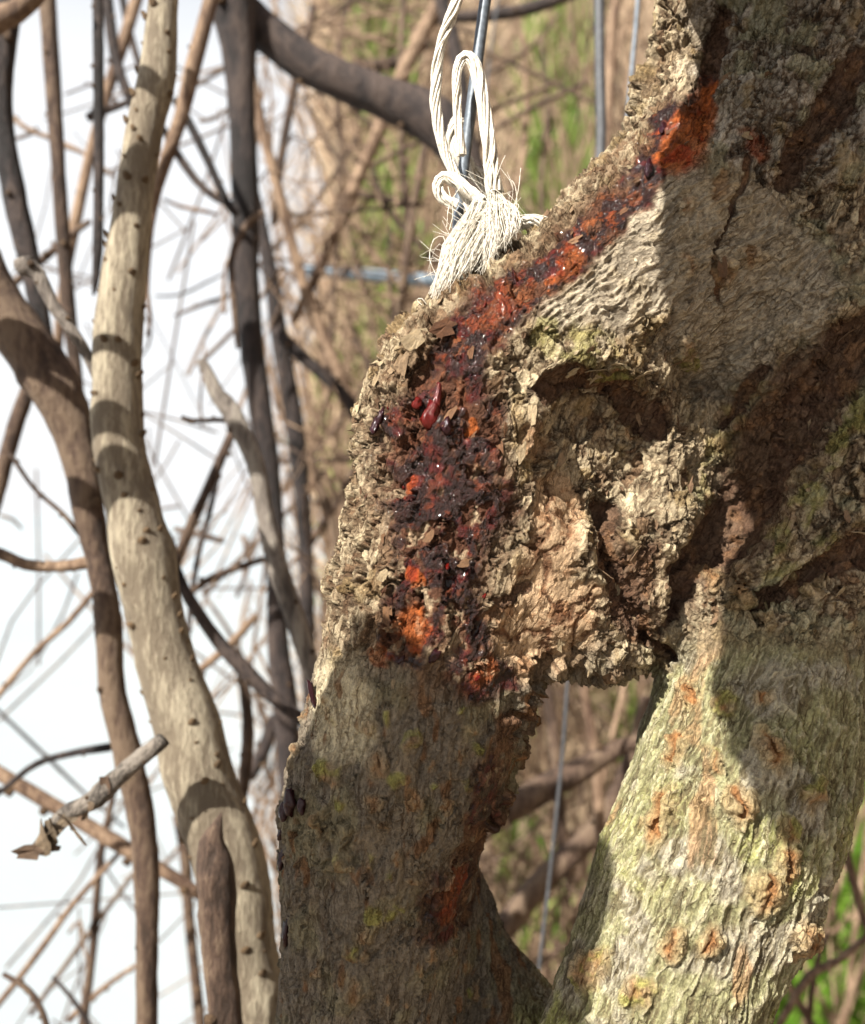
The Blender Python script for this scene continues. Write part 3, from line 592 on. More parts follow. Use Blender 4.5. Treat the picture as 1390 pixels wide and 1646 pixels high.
branch('branch', [(40, -120, 50), (16, 0, 46), (2, 120, 36), (3, 200, 36), (19, 282, 38), (34, 363, 36), (51, 443, 32), (72, 550, 30), (90, 640, 26), (100, 700, 22)], .66, 'dark', 'dark branch bowed in an S and crossed by the long brown branch', buds=5, bud_r=.3)
branch('branch', [(-60, 60, 44), (0, 30, 38), (40, 8, 34), (90, -50, 32)], .62, 'tan', 'short stretch of tan branch cutting across the upper corner', buds=2, bud_r=.2)
branch('branch', [(70, -120, 24), (75, -10, 25), (84, 120, 26), (92, 242, 23), (100, 363, 23), (109, 483, 23), (122, 600, 20), (135, 690, 16)], .72, 'brown', 'straight reddish brown branch standing beside the bowed dark branch', buds=6, bud_r=.3)
branch('branch', [(158, -100, 17), (157, 0, 17), (159, 200, 17), (158, 330, 16), (157, 400, 16), (153, 455, 11), (150, 475, 4)], .64, 'dark', 'thin straight blackish shoot hanging close to the pale branch', cat='twig', buds=5, bud_r=.55)
branch('branch', [(232, -60, 18), (220, 0, 18), (197, 73, 20), (177, 133, 18), (152, 220, 17), (137, 282, 17), (117, 375, 18), (100, 470, 16), (92, 560, 15)], .85, 'tan', 'slanting tan branch crossing behind the blackish shoot', buds=5, bud_r=.35)
branch('branch', [(165, -60, 16), (172, 0, 16), (185, 90, 17), (205, 150, 15), (230, 215, 13)], .8, 'dark', 'short dark branch crossing the slanting tan one behind the pale branch', buds=2, bud_r=.35)
branch('branch', [(190, -40, 12), (205, 40, 12), (225, 110, 10), (240, 170, 9)], .9, 'dark', 'thin dark twig slanting behind the top of the pale branch', cat='twig', buds=2, bud_r=.35)
branch('branch', [(350, -40, 24), (335, 20, 24), (310, 110, 26), (290, 190, 23), (262, 270, 20), (245, 330, 17), (237, 400, 13), (236, 470, 8), (242, 510, 6), (236, 540, 4)], .70, 'tan', 'lighter branch running down to meet the pale one, tip curling', buds=4, bud_r=.3)
branch('branch', [(280, 160, 12), (302, 193, 14), (335, 260, 14), (363, 322, 14), (380, 345, 12)], .74, 'dark', 'upper of two short dark twigs that meet at the black stem', cat='twig', buds=3, bud_r=.4)
branch('branch', [(262, 205, 10), (282, 242, 13), (315, 290, 13), (347, 318, 12), (372, 328, 10)], .75, 'dark', 'lower of two short dark twigs that meet at the black stem', cat='twig', buds=3, bud_r=.4)
branch('branch', [(362, -140, 90), (366, -20, 82), (380, 80, 56), (387, 200, 42), (393, 322, 44), (395, 443, 40), (404, 550, 38), (411, 600, 38), (425, 700, 36), (433, 742, 31), (443, 863, 28), (446, 1024, 34), (459, 1130, 40), (465, 1210, 38), (478, 1400, 38), (500, 1800, 40), (510, 2200, 44)], .78, 'dark', 'near-black upright stem, thick at its top where a limb forks off', buds=7, bud_r=.22)
branch('branch', [(370, -10, 60), (420, 45, 62), (500, 105, 62), (560, 132, 62), (610, 152, 62), (660, 172, 66), (700, 195, 72), (735, 235, 66), (765, 310, 48), (790, 400, 40), (830, 560, 36), (850, 800, 36)], .80, 'dark', 'thick dark limb forking from the black stem and arching behind the white twine', buds=5, bud_r=.2)
branch('branch', [(322, 578, 14), (330, 592, 17), (350, 635, 26), (371, 661, 31), (409, 742, 29), (424, 822, 28), (443, 903, 33), (471, 984, 33), (498, 1064, 31), (535, 1150, 30), (580, 1300, 30)], .60, 'grey', 'pale grey branch with a cut end, sloping into the tangle behind the trunk', buds=6, bud_r=.22)
branch('branch', [(385, 676, 9), (345, 675, 8), (310, 676, 7), (292, 670, 6)], .60, 'dark', 'little dark spur poking sideways from the grey cut branch', cat='twig', buds=4, bud_r=.7)
branch('branch', [(398, 60, 14), (405, 120, 16), (419, 200, 17), (447, 306, 17), (467, 387, 18), (492, 475, 19), (524, 550, 18), (560, 641, 16), (590, 710, 15), (640, 820, 14)], .92, 'tan', 'sunlit tan branch slanting away from the black stem towards the elbow', buds=5, bud_r=.3)
branch('branch', [(405, 300, 18), (415, 342, 20), (435, 443, 24), (450, 550, 26), (471, 661, 26), (480, 742, 26), (488, 822, 24), (492, 903, 24), (493, 984, 24), (497, 1100, 24), (505, 1400, 24), (510, 2000, 24)], .95, 'dark', 'second dark upright stem standing between the black stem and the trunk', buds=5, bud_r=.25)
branch('branch', [(505, 10, 12), (490, 80, 14), (475, 130, 14), (458, 220, 14), (447, 290, 13), (440, 360, 10)], 1.0, 'brown', 'thin brown branch hanging under the dark arching limb', buds=2, bud_r=.3)
branch('branch', [(735, -50, 24), (700, 15, 24), (687, 36, 24), (644, 126, 24), (619, 187, 22), (575, 288, 20), (521, 414, 18), (492, 475, 15), (470, 520, 13)], .98, 'tan', 'long straight sunlit branch slanting across behind the dark arching limb', buds=5, bud_r=.25)
branch('branch', [(425, 341, 8), (405, 352, 11), (383, 383, 11), (371, 423, 10), (375, 483, 9), (382, 560, 6)], .74, 'brown', 'hooked brown twig curling against the black stem', cat='twig', buds=1, bud_r=.3)
branch('branch', [(262, 855, 16), (270, 871, 20), (290, 935, 19), (343, 1020, 21), (391, 1075, 26), (440, 1122, 21), (496, 1163, 20), (560, 1210, 18)], .62, 'dark', 'dark side branch leaving the pale branch and running towards the trunk', buds=4, bud_r=.25)
branch('branch', [(388, 1075, 16), (396, 1130, 17), (398, 1180, 18), (393, 1245, 17), (385, 1320, 16), (380, 1500, 16), (390, 2000, 16)], .635, 'brown', 'upright brown twig dropping from the dark side branch', cat='twig', buds=3, bud_r=.35)
branch('branch', [(-60, 880, 20), (0, 890, 19), (40, 907, 18), (100, 910, 18), (150, 903, 20)], .58, 'tan', 'stubby tan side shoot level across to the long brown branch', cat='twig', buds=5, bud_r=.3)
branch('branch', [(60, 585, 22), (40, 640, 24), (15, 720, 24), (0, 780, 22), (-30, 880, 20)], .68, 'brown', 'brown branch leaving the bowed dark branch and slanting out of view', buds=1, bud_r=.3)
branch('branch', [(36, 418, 30), (42, 430, 34), (60, 440, 24), (85, 490, 20), (115, 530, 18), (140, 570, 16), (160, 620, 15), (190, 690, 20)], .50, 'grey', 'grey side spur with a pale sawn end, joined to the pale branch', cat='twig', buds=5, bud_r=.3)
branch('branch', [(262, 1188, 24), (250, 1199, 26), (193, 1243, 28), (149, 1284, 30), (101, 1312, 24), (75, 1340, 18), (56, 1366, 14)], .46, 'dead', 'dead grey stub with peeling curled bark at its broken end', buds=2, bud_r=.3, rough=.2); DEAD = bpy.data.objects[[o.name for o in COL.objects if o.get('label', '').startswith('dead grey stub')][0]]
TL = ['slender twig between the bowed branch and the bend of the long brown branch', 'budded twig slanting down out of view from the long brown branch', 'stout olive-tan shoot crossing behind the dead grey stub', 'knobbly twig bending left just above the olive-tan shoot', 'upright brown shoot rising past the end of the olive-tan shoot', 'thin twig slanting steeply below the olive-tan shoot', 'fine twig beside the steep slanting one, running parallel', 'hair-fine twig passing behind the knobbly twig', 'dark upright twig between the straight brown branch and the broken stub', 'short twig leaning on the base of the long brown branch', 'tan twig falling from the fork of the grey cut branch', 'thin dark companion of the twig under the grey cut branch', 'level twig joining the middle of the grey cut branch', 'slanting twig tucked under the dark side branch', 'dark twig bending behind the second dark upright stem', 'brown limb piece crossing towards the elbow of the trunk', 'tan twig slanting up behind the elbow of the trunk', 'greenish twig zigzagging between two upright branches at the top', 'tiny fork of the greenish zigzag twig', 'short spur between the blackish shoot and the pale branch', 'twig slanting up behind the straight reddish branch', 'fine sprig hanging free beside the lighter branch tip', 'short beaded twig floating toward the black stem', 'faint thin twig above the beaded twig', 'little twig touching the top of the black stem', 'thread-thin upright twig near the cut end of the grey branch', 'tiny dry sprig beside the level tan side shoot', 'fine curled tendril hanging behind the pale branch', 'short level twig above the start of the dark side branch', 'small curled tendril on the steep slanting twig', 'dark twig arching at the foot of the steep slanting twigs', 'thin twig at the foot of the upright brown shoot', 'very faint thin twig behind the level tan side shoot', 'short twig hanging behind the grey cut branch', 'long faint twig slanting behind the upright brown twig', 'stubby brown piece of wood behind the upright brown twig', 'thin twig dropping behind the stubby brown piece']
ML = ['thin brown upright twig just beside the white twine', 'dark upright branch hidden behind the hanging twine strand', 'brown twig slanting down beside the twine to the elbow', 'brown branch piece above the arching dark limb', 'dark level branch behind the top of the steel rod', 'tan stem close against the thicker dark wire', 'tan twig leaning up behind the twine knot', 'faint brown upright twig before the green tufts', 'fine brown twig sloping to the steel rod', 'brown upright twig at the edge of the overgrown bank', 'brown twig slanting behind the pale blue pipe', 'level reddish twig above the pale blue pipe', 'thick brown branch sloping up through the gap under the elbow', 'thick curved brown branch lower in the gap under the elbow', 'pale tan twig hanging in the gap beside the leg', 'brown upright twig near the thin wire in the gap', 'thin tan twig slanting through the gap behind the leg', 'tan twig leaning over the green grass beside the leg', 'forked tan twig lying low in the green grass', 'tan twig rising at the foot of the leg in the grass', 'thin dry twig between the grass and the leg']
THIN = [([(15, 728, 7), (55, 785, 7), (100, 825, 7), (130, 860, 9)], .62), ([(160, 940, 11), (110, 1000, 10), (60, 1044, 10), (12, 1100, 10), (-30, 1150, 10)], .75), ([(-30, 1225, 23), (0, 1243, 23), (105, 1305, 23), (210, 1368, 22), (298, 1421, 20), (380, 1480, 18)], .70),
 ([(177, 1201, 15), (120, 1210, 11), (60, 1227, 11), (16, 1260, 9), (-20, 1290, 8)], .64), ([(185, 1255, 9), (175, 1310, 11), (161, 1372, 13), (155, 1450, 13), (149, 1525, 14), (133, 1646, 15), (120, 1800, 15)], .8), ([(200, 1362, 8), (121, 1449, 10), (70, 1520, 10), (20, 1586, 10), (-20, 1635, 10)], .78),
 ([(225, 1390, 7), (150, 1490, 8), (89, 1574, 8), (50, 1630, 8)], .9), ([(-10, 1135, 5), (73, 1215, 6), (137, 1276, 5), (200, 1330, 4)], .95), ([(285, 1310, 14), (298, 1372, 17), (306, 1493, 17), (322, 1646, 18), (330, 1800, 18)], .85), ([(230, 1545, 7), (190, 1570, 8), (149, 1602, 9), (110, 1640, 10)], .8),
 ([(375, 690, 13), (345, 760, 15), (310, 835, 15), (290, 883, 14), (270, 960, 12)], .72), ([(350, 765, 8), (335, 830, 9), (322, 875, 9), (310, 943, 9), (303, 1010, 8), (300, 1080, 7)], .74), ([(425, 898, 10), (363, 919, 11), (330, 935, 11), (305, 955, 9)], .74), ([(410, 990, 12), (370, 1035, 12), (322, 1076, 12), (300, 1100, 10)], .8),
 ([(480, 700, 12), (500, 745, 13), (536, 842, 13), (541, 903, 12), (540, 980, 10)], 1.0), ([(440, 530, 18), (463, 552, 22), (500, 585, 22), (536, 617, 21), (575, 665, 18), (640, 760, 16)], .9), ([(480, 905, 13), (496, 875, 14), (530, 825, 14), (560, 775, 13), (600, 700, 11)], 1.05), ([(10, 178, 7), (40, 205, 9), (75, 220, 8), (110, 236, 10), (140, 250, 6), (185, 285, 5)], .9), ([(20, 225, 5), (50, 215, 6), (60, 205, 5)], .92),
 ([(140, 190, 14), (160, 180, 13), (185, 172, 12), (205, 165, 9)], .75), ([(10, 468, 12), (40, 440, 12), (75, 412, 12), (105, 385, 11), (145, 355, 9)], .8), ([(262, 320, 4), (290, 332, 6), (330, 340, 6), (350, 345, 4)], .9), ([(280, 508, 4), (300, 500, 6), (330, 488, 7), (355, 480, 6), (375, 470, 4)], .95), ([(250, 476, 3), (290, 474, 4), (330, 455, 4), (360, 440, 3)], 1.0),
 ([(320, 195, 5), (340, 192, 6), (362, 178, 5), (380, 165, 4)], .95), ([(330, 555, 3), (322, 640, 4), (325, 690, 3)], .9), ([(0, 828, 4), (20, 835, 5), (35, 850, 3)], .9), ([(210, 480, 3), (240, 520, 5), (238, 555, 4), (225, 575, 3)], .95), ([(360, 870, 8), (320, 860, 9), (280, 850, 7)], .9), ([(110, 1500, 4), (128, 1480, 6), (135, 1520, 5), (140, 1545, 4)], .85),
 ([(5, 1565, 8), (45, 1590, 10), (70, 1630, 10), (80, 1680, 10)], .6), ([(85, 1570, 6), (120, 1610, 7), (150, 1660, 8)], .7), ([(60, 1060, 4), (100, 990, 4), (125, 920, 4)], 1.1), ([(390, 860, 8), (400, 905, 8), (380, 960, 6)], 1.1), ([(330, 960, 6), (365, 1010, 7), (400, 1080, 8), (425, 1160, 8), (430, 1250, 7)], 1.1), ([(400, 1250, 18), (425, 1200, 22), (440, 1150, 14)], .9), ([(415, 1280, 7), (400, 1380, 8), (440, 1500, 8)], 1.0)]
for i, (pts, d) in enumerate(THIN):
    branch('twig', pts, d, ('brown', 'tan', 'brown', 'dark')[i % 4] if i != 2 else 'tan', TL[i], 'twig', 'thin twigs of the loose tangle', buds=4 if len(pts) > 3 else 2, bud_r=.55, nseg=10)
# behind and right of the twine, and in the gap under the elbow
MID = [([(652, -40, 10), (649, 0, 11), (644, 108, 10), (647, 288, 11), (658, 378, 11), (644, 504, 11), (630, 620, 10)], 1.05, 'brown'), ([(700, -30, 20), (709, 0, 22), (735, 90, 22), (750, 200, 18), (760, 330, 16)], .95, 'dark'), ([(690, 200, 12), (683, 234, 13), (658, 378, 13), (640, 504, 12), (615, 640, 12)], 1.0, 'brown'),
 ([(500, 130, 14), (578, 108, 20), (640, 100, 18), (690, 70, 12)], 1.15, 'brown'), ([(700, 30, 16), (790, 25, 20), (860, 12, 20), (940, -20, 22)], 1.1, 'dark'), ([(1000, -30, 15), (985, 40, 17), (978, 180, 17), (968, 300, 17), (950, 420, 15)], .9, 'tan'), ([(760, 420, 14), (830, 300, 12), (845, 180, 10), (840, 60, 9)], 1.25, 'tan'), ([(870, 60, 8), (880, 180, 9), (870, 300, 9), (880, 420, 9)], 1.2, 'brown'), ([(900, 20, 6), (860, 70, 7), (800, 110, 7), (760, 130, 6)], 1.2, 'brown'), ([(560, 0, 9), (540, 120, 10), (548, 250, 10), (540, 420, 9), (530, 600, 9)], 1.2, 'brown'), ([(590, 230, 8), (620, 330, 9), (700, 420, 9)], 1.1, 'brown'), ([(560, 310, 10), (620, 320, 12), (680, 330, 9)], 1.2, 'brown'),
 ([(740, 1360, 38), (800, 1310, 40), (870, 1270, 40), (940, 1235, 36), (1000, 1200, 26), (1080, 1180, 20)], .70, 'brown'), ([(760, 1500, 34), (810, 1490, 38), (850, 1440, 36), (910, 1380, 36), (970, 1320, 32), (1010, 1230, 26), (1040, 1120, 22)], .80, 'brown'), ([(930, 1040, 14), (940, 1120, 17), (955, 1200, 17), (962, 1290, 17), (965, 1350, 15), (985, 1450, 14)], .75, 'tan'), ([(870, 1060, 16), (882, 1130, 19), (892, 1200, 19), (898, 1270, 16), (905, 1400, 14)], .85, 'brown'), ([(1010, 1080, 8), (985, 1180, 9), (960, 1290, 9), (930, 1420, 9)], .9, 'tan'),
 ([(1330, 1250, 10), (1350, 1330, 12), (1372, 1420, 12), (1395, 1500, 11)], .62, 'tan'), ([(1250, 1650, 10), (1300, 1570, 14), (1345, 1545, 12), (1400, 1500, 10)], .66, 'tan'), ([(1240, 1545, 10), (1290, 1620, 11), (1320, 1680, 11)], .7, 'tan'), ([(1330, 1500, 6), (1310, 1560, 8), (1300, 1640, 8)], .7, 'tan')]
for i, (pts, d, mt) in enumerate(MID):
    branch('twig', pts, d, mt, ML[i], 'twig', 'twigs against the overgrown bank', buds=2, bud_r=.35, nseg=12)
# unseen limb added beyond the frame to cast shade over the lower stem
SHADE_LIMB = [(-0.75, .32, GZ-.03, .06), (-0.66, .27, -.45, .055), (-0.52, .18, -.08, .052), (-0.38, .13, .0, .050), (-0.246, .10, .090, .050), (-0.212, .098, .126, .050), (-0.194, .097, .160, .041), (-0.188, .096, .186, .034)]
V_, Q_ = tube(spline(SHADE_LIMB, .006), 36, .14, 50, 3)
sawn = obj('branch', tri_quads('branch', V_, Q_), M['brown'], None, 'thick unseen limb added beyond the frame to shade the lower stem', 'branch')
for (x, y), r_ in (((200, 815), .0085), ((190, 592), .0035), ((196, 715), .006), ((205, 345), .010), ((240, 150), .005)):  # unseen twigs added to cast shadow bands across the pale branch
    T_ = P(x, y, .5)+S_*.2; d_ = np.array((1, 0, .35*rng.normal()))+.8*S_; V_, Q_ = tube(spline([(-.5, .20, -.05, r_*1.2), (*(T_-d_*.16), r_), (*T_, r_), (*(T_+d_*.06), r_*.8), (*(T_+d_*.11), r_*.5)], .01), 10, .08, 90, 4)
    obj('shade_twig', tri_quads('shade_twig', V_, Q_), M['brown'], sawn)
# ------------------------------------------------------------------ wires and the stake
def metal(name, c, rough=0.5, met=0.6):
    m, nt, b = node_mat(name); tc = nn(nt, 'ShaderNodeTexCoord'); n1 = nn(nt, 'ShaderNodeTexNoise', Scale=500, Detail=5); nt.links.new(tc.outputs['Object'], n1.inputs['Vector'])
    r = ramp(nt, [(0.3, tuple(x*0.6 for x in c)), (0.6, c), (0.75, tuple(min(1, x*1.35) for x in c))]); nt.links.new(n1.outputs[0], r.inputs[0]); nt.links.new(r.outputs[0], b.inputs['Base Color'])
    b.inputs['Metallic'].default_value = met; b.inputs['Roughness'].default_value = rough; return m
M['steel'] = metal('galvanised_steel', (0.11, 0.13, 0.155), .5, .3); M['wire'] = metal('weathered_wire', (0.06, 0.063, 0.07), .6, .2); M['rail'] = metal('pale_blue_pipe', (0.15, 0.20, 0.25), .7, 0)
def wire(name, pts, D, mat, label, cat='wire', group=None):
    V, Q = tube(px_path(pts, D), 14, 0.015, 500, 2); return obj(name, tri_quads(name, V, Q), M[mat], None, label, cat, group)
wire('support_rod', [(810, -200, 19, .372), (780, 0, 19, .372), (766, 108, 18.5, .372), (752, 216, 18, .372), (739, 324, 17.5, .372), (729, 440, 17, .373), (715, 600, 17, .40), (690, 900, 17, .42)], .37, 'steel', 'straight galvanised rod behind the elbow with white twine knotted round it', 'rod')
wire('wire', [(962, -150, 17), (963, 0, 17), (964, 108, 17), (966, 216, 17), (962, 300, 17), (955, 420, 17), (930, 900, 17)], .62, 'wire', 'thicker dark vertical wire beyond the shoulder of the trunk')
wire('wire', [(1032, -150, 8), (1025, 0, 8), (1016, 106, 8), (1006, 218, 8), (990, 400, 8), (960, 900, 8)], .60, 'steel', 'thin blue-grey wire slanting just beside the trunk shoulder')
wire('wire', [(925, 900, 6), (913, 1080, 6), (905, 1200, 6), (893, 1320, 6), (880, 1440, 6), (866, 1560, 6), (850, 1750, 6)], .64, 'wire', 'thin wire hanging in the gap under the elbow')
wire('wire', [(822, -100, 4), (800, 0, 4), (1100, 1, 4)][:2]+[(775, 200, 4), (760, 400, 4)], 1.05, 'wire', 'hair-thin wire far behind the white twine')
wire('pipe', [(490, 433, 20), (610, 444, 20), (700, 452, 20), (800, 460, 20), (1000, 476, 20)], 1.22, 'rail', 'blurred pale blue pipe lying level across the overgrown bank', 'pipe')
# ------------------------------------------------------------------ white twine: twisted strands, a knot and a frayed end
def twine_mat():
    m, nt, b = node_mat('white_twine'); tc = nn(nt, 'ShaderNodeTexCoord'); n1 = nn(nt, 'ShaderNodeTexNoise', Scale=900, Detail=4); nt.links.new(tc.outputs['Object'], n1.inputs['Vector'])
    r = ramp(nt, [(0.3, (0.30, 0.26, 0.20)), (0.5, (0.55, 0.51, 0.43)), (0.75, (0.68, 0.65, 0.57))]); nt.links.new(n1.outputs[0], r.inputs[0]); nt.links.new(r.outputs[0], b.inputs['Base Color'])
    b.inputs['Roughness'].default_value = 0.42; b.inputs['Sheen Weight'].default_value = 0.3; return m
M['twine'] = twine_mat()
twine = obj('twine', None, label='frayed white plastic twine looped and knotted round the steel rod', cat='twine')
def strand(name, pts, D, n=16, turns=2.2, fr=0.19, spread=None):
    path = px_path(pts, D, 0.0015); c = path[:, :3]; r = path[:, 3]; T = np.gradient(c, axis=0); T /= np.linalg.norm(T, axis=1, keepdims=True)
    U = np.cross(T, np.array((0.05, -1, 0.03))); U /= np.linalg.norm(U, axis=1, keepdims=True); Wv = np.cross(T, U); t = np.linspace(0, 1, len(c)); parts = []
    for i in range(n):
        ring = 0.0 if i == 0 else (0.42 if i < n//3 else 0.82); a = i*2.399+turns*2*math.pi*t+0.5*vnoise(np.stack([t*6, t*0+i, t*0], 1))
        rr = r*ring*(1+0.22*vnoise(np.stack([t*7, t*0+i*2.3, t*0+3], 1)))
        q = c+U*(np.cos(a)*rr)[:, None]+Wv*(np.sin(a)*rr)[:, None]
        parts.append(tube(np.concatenate([q, (r*fr*(0.8+0.5*rng.random())+0.00005)[:, None]], 1), 6, 0, cap=False))
    V, Q = join(parts); return obj(name, mesh_np(name, V, Q), M['twine'], twine)
strand('strand', [(748, -90, 17), (734, 0, 18), (709, 72, 17), (700, 144, 17), (704, 198, 17), (718, 252, 16), (732, 284, 15), (748, 318, 14), (756, 340, 12)], .364, 18)
strand('loop', [(742, 250, 15), (737, 200, 14), (734, 150, 14), (736, 108, 16), (748, 92, 20), (763, 106, 21), (775, 158, 20), (784, 216, 21), (790, 270, 25), (796, 310, 30)], .361, 22, 1.2)
strand('loop', [(738, 190, 20), (728, 212, 24), (733, 240, 26), (752, 265, 26), (775, 290, 24), (790, 310, 22)], .380, 18, 1.0)
strand('loop', [(735, 330, 16), (712, 318, 18), (703, 298, 18), (712, 284, 19), (735, 292, 20), (758, 312, 20), (775, 325, 20)], .360, 20, 1.0)
def fibres(name, n, top, bot, bulge, th=0.000085, par=twine):
    parts = []
    for i in range(n):
        a = rng.random(); b = np.clip(a+rng.normal()*0.16, 0, 1); dz = rng.random()
        s = np.array(top[0])*(1-a)+np.array(top[1])*a; e = np.array(bot[0])*(1-b)+np.array(bot[1])*b
        m = (s+e)/2+np.array(bulge)*(0.3+0.9*rng.random())+rng.normal(size=2)*6
        d0 = .357+.010*dz; d1 = .352-.012*(1-dz)+.012*rng.random()
        ex = e+rng.normal(size=2)*5
        parts.append(tube(px_path([(*s, 1.2, d0), (*(s*.6+m*.4+rng.normal(size=2)*2), 1.2, d0-.004), (*m, 1.1, (d0+d1)/2-.005), (*(m*.4+e*.6+rng.normal(size=2)*3), 1.0, d1-.001), (*ex, .7, d1)], .355, .004), 4, 0, cap=False))
    V, Q = join(parts); V = V; return obj(name, mesh_np(name, V, Q), M['twine'], par)
fibres('frayed_end', 330, ((762, 318), (822, 345)), ((694, 478), (752, 442)), (-8, -4))
fibres('frayed_end', 150, ((785, 300), (826, 330)), ((770, 440), (832, 372)), (10, -4))
fibres('frayed_end', 70, ((770, 320), (800, 330)), ((692, 470), (712, 455)), (-14, -2))
def fuzz(n):
    parts = []
    for i in range(n):
        t = rng.random(); c = np.array((800, 315))*(1-t)+np.array((722, 440))*t; a = rng.random()*2*math.pi; L_ = 25+45*rng.random(); d_ = .350+.02*rng.random(); q = c+np.array((math.cos(a), math.sin(a)))*L_*.5+rng.normal(size=2)*9; e = c+np.array((math.cos(a+rng.normal()*.6), math.sin(a+rng.normal()*.6)))*L_
        parts.append(tube(px_path([(*(c+rng.normal(size=2)*14), .9, d_), (*q, .8, d_-.004), (*e, .5, d_-.002)], .355, .003), 4, 0, cap=False))
    V, Q = join(parts); return obj('frayed_end', mesh_np('frayed_end', V, Q), M['twine'], twine)
fuzz(130)
def stray(pts, w=1.3):
    V, Q = tube(px_path([(x, y, w) for x, y in pts], .352, .002), 5, 0, cap=False); obj('stray_fibre', mesh_np('stray_fibre', V, Q), M['twine'], twine)
stray([(800, 360), (820, 345), (832, 310), (837, 270)]); stray([(795, 365), (815, 355), (830, 330), (828, 300), (822, 290)]); stray([(820, 370), (826, 350), (835, 347), (860, 345), (885, 352), (880, 358)], 2.0)
stray([(700, 440), (690, 415), (697, 385), (712, 380), (715, 392)]); stray([(690, 500), (680, 492), (670, 482), (678, 480), (686, 490)]); stray([(740, 300), (722, 330), (718, 365)]); stray([(812, 250), (805, 265), (798, 285)], 1); stray([(720, 300), (728, 340), (722, 370)]); stray([(790, 300), (812, 320), (818, 352), (808, 372)])
strand('loop', [(822, 365, 10), (836, 360, 18), (856, 356, 22), (872, 362, 18), (880, 372, 8)], .362, 20, .6)
# ------------------------------------------------------------------ loose bark plates, gum drops, splinters on the trunk
FL = []
def flake_mesh(k, jag=0.3):
    r_ = np.random.default_rng(100+k); n = 11; a = np.sort(r_.random(n))*2*math.pi; a = np.linspace(0, 2*math.pi, n, endpoint=False)+r_.normal(size=n)*0.16
    rad = 1+r_.normal(size=n)*jag; x = np.cos(a)*rad*0.62; y = np.sin(a)*rad
    cv = 0.22+0.35*r_.random(); tw = r_.normal()*0.25
    z = lambda x, y: cv*(x*x*0.5+0.55*np.maximum(y, 0)**2)+tw*x*y
    top = np.stack([x, y, z(x, y)+0.05], 1); inn = np.stack([x*.5, y*.5, z(x*.5, y*.5)+0.1+0.05*r_.normal(size=n)], 1); bot = np.stack([x*.93, y*.93, z(x, y)-0.07], 1)
    V = np.concatenate([top, inn, bot, [[0, 0, 0.12]], [[0, 0, -.1]]]); j = np.arange(n); j2 = (j+1) % n
    F = [(j[i], j2[i], n+j2[i], n+j[i]) for i in range(n)]+[(n+j[i], n+j2[i], 3*n) for i in range(n)]+[(j2[i], j[i], 2*n+j[i], 2*n+j2[i]) for i in range(n)]+[(2*n+j2[i], 2*n+j[i], 3*n+1) for i in range(n)]
    me = bpy.data.meshes.new('bark_flake'); me.from_pydata(V.tolist(), [], F); me.materials.append(M['flake']); return me
FL = [flake_mesh(k) for k in range(14)]
for x, y, s_, a_, t_ in [(84, 1338, .0060, .5, .7), (58, 1366, .0050, 2.6, -.6), (116, 1330, .0046, 1.3, .9), (140, 1300, .0036, .2, .5), (70, 1350, .0052, 4.0, .4), (170, 1262, .003, 1, .3), (108, 1316, .005, 3.2, -.3)]:
    fo = obj('bark_flap', FL[rng.integers(14)], None, DEAD); fo.matrix_world = Matrix.Translation(Vector(P(x, y, .457))) @ Matrix.Rotation(.9, 4, 'Y') @ Matrix.Rotation(R(90)+t_, 4, 'X') @ Matrix.Rotation(a_, 4, 'Z') @ Matrix.Diagonal((s_, s_*1.6, s_, 1)); fo.color = (.42, .40, .42, 1)
def nearest_px(x, y):
    d = (px-x)**2+(py-y)**2+np.where(VN[:, 1] < -0.05, 0, 1e6)
    c = np.where(d < d.min()+60)[0]; return c[np.argmin(V[c, 1])]
def place(me, i, size, tang=None, lift=0.0, tilt=0.2, stretch=1.0, col=None, name='bark_flake', thick=1.0):
    n = Vector(VN[i]).normalized(); t = Vector(tang) if tang is not None else Vector((-0.35, 0, -1)); t = (t-n*t.dot(n)).normalized()
    s = t.cross(n).normalized(); m = Matrix((s, t, n)).transposed().to_4x4()
    o = obj(name, me, None, tree)
    o.matrix_world = Matrix.Translation(Vector(V[i])+n*lift) @ m @ Matrix.Rotation(tilt, 4, 'X') @ Matrix.Rotation(rng.normal()*0.15, 4, 'Y') @ Matrix.Diagonal((size, size*stretch, size*thick, 1))
    if col is not None: o.color = (*col, 1)
    return o
pv = np.clip(plate*(px > 500)*(px < 1420)*(py > 20)*(py < 1120)*(VN[:, 1] < 0.1)*(1-0.8*wood)*(1-0.6*gum)*np.where(px > 1110, 0.35, 1), 0, 1); pv[pv < 0.1] = 0
idx = rng.choice(len(V), 285, replace=False, p=pv/pv.sum())
for i in idx:
    sz = 0.0010*(0.7+1.5*rng.random()**2)
    g = gum[i] > 0.08
    up = px[i] > 800 and py[i] < 620
    place(FL[rng.integers(14)], i, sz, (-0.8, 0, -0.6) if up else (-0.35+rng.normal()*0.25, 0, -1), 0.0002, 0.05+0.22*rng.random(), 1.0+0.9*rng.random(), (0.38, 0.24, 0.18) if g else (0.8, 0.77, 0.72))
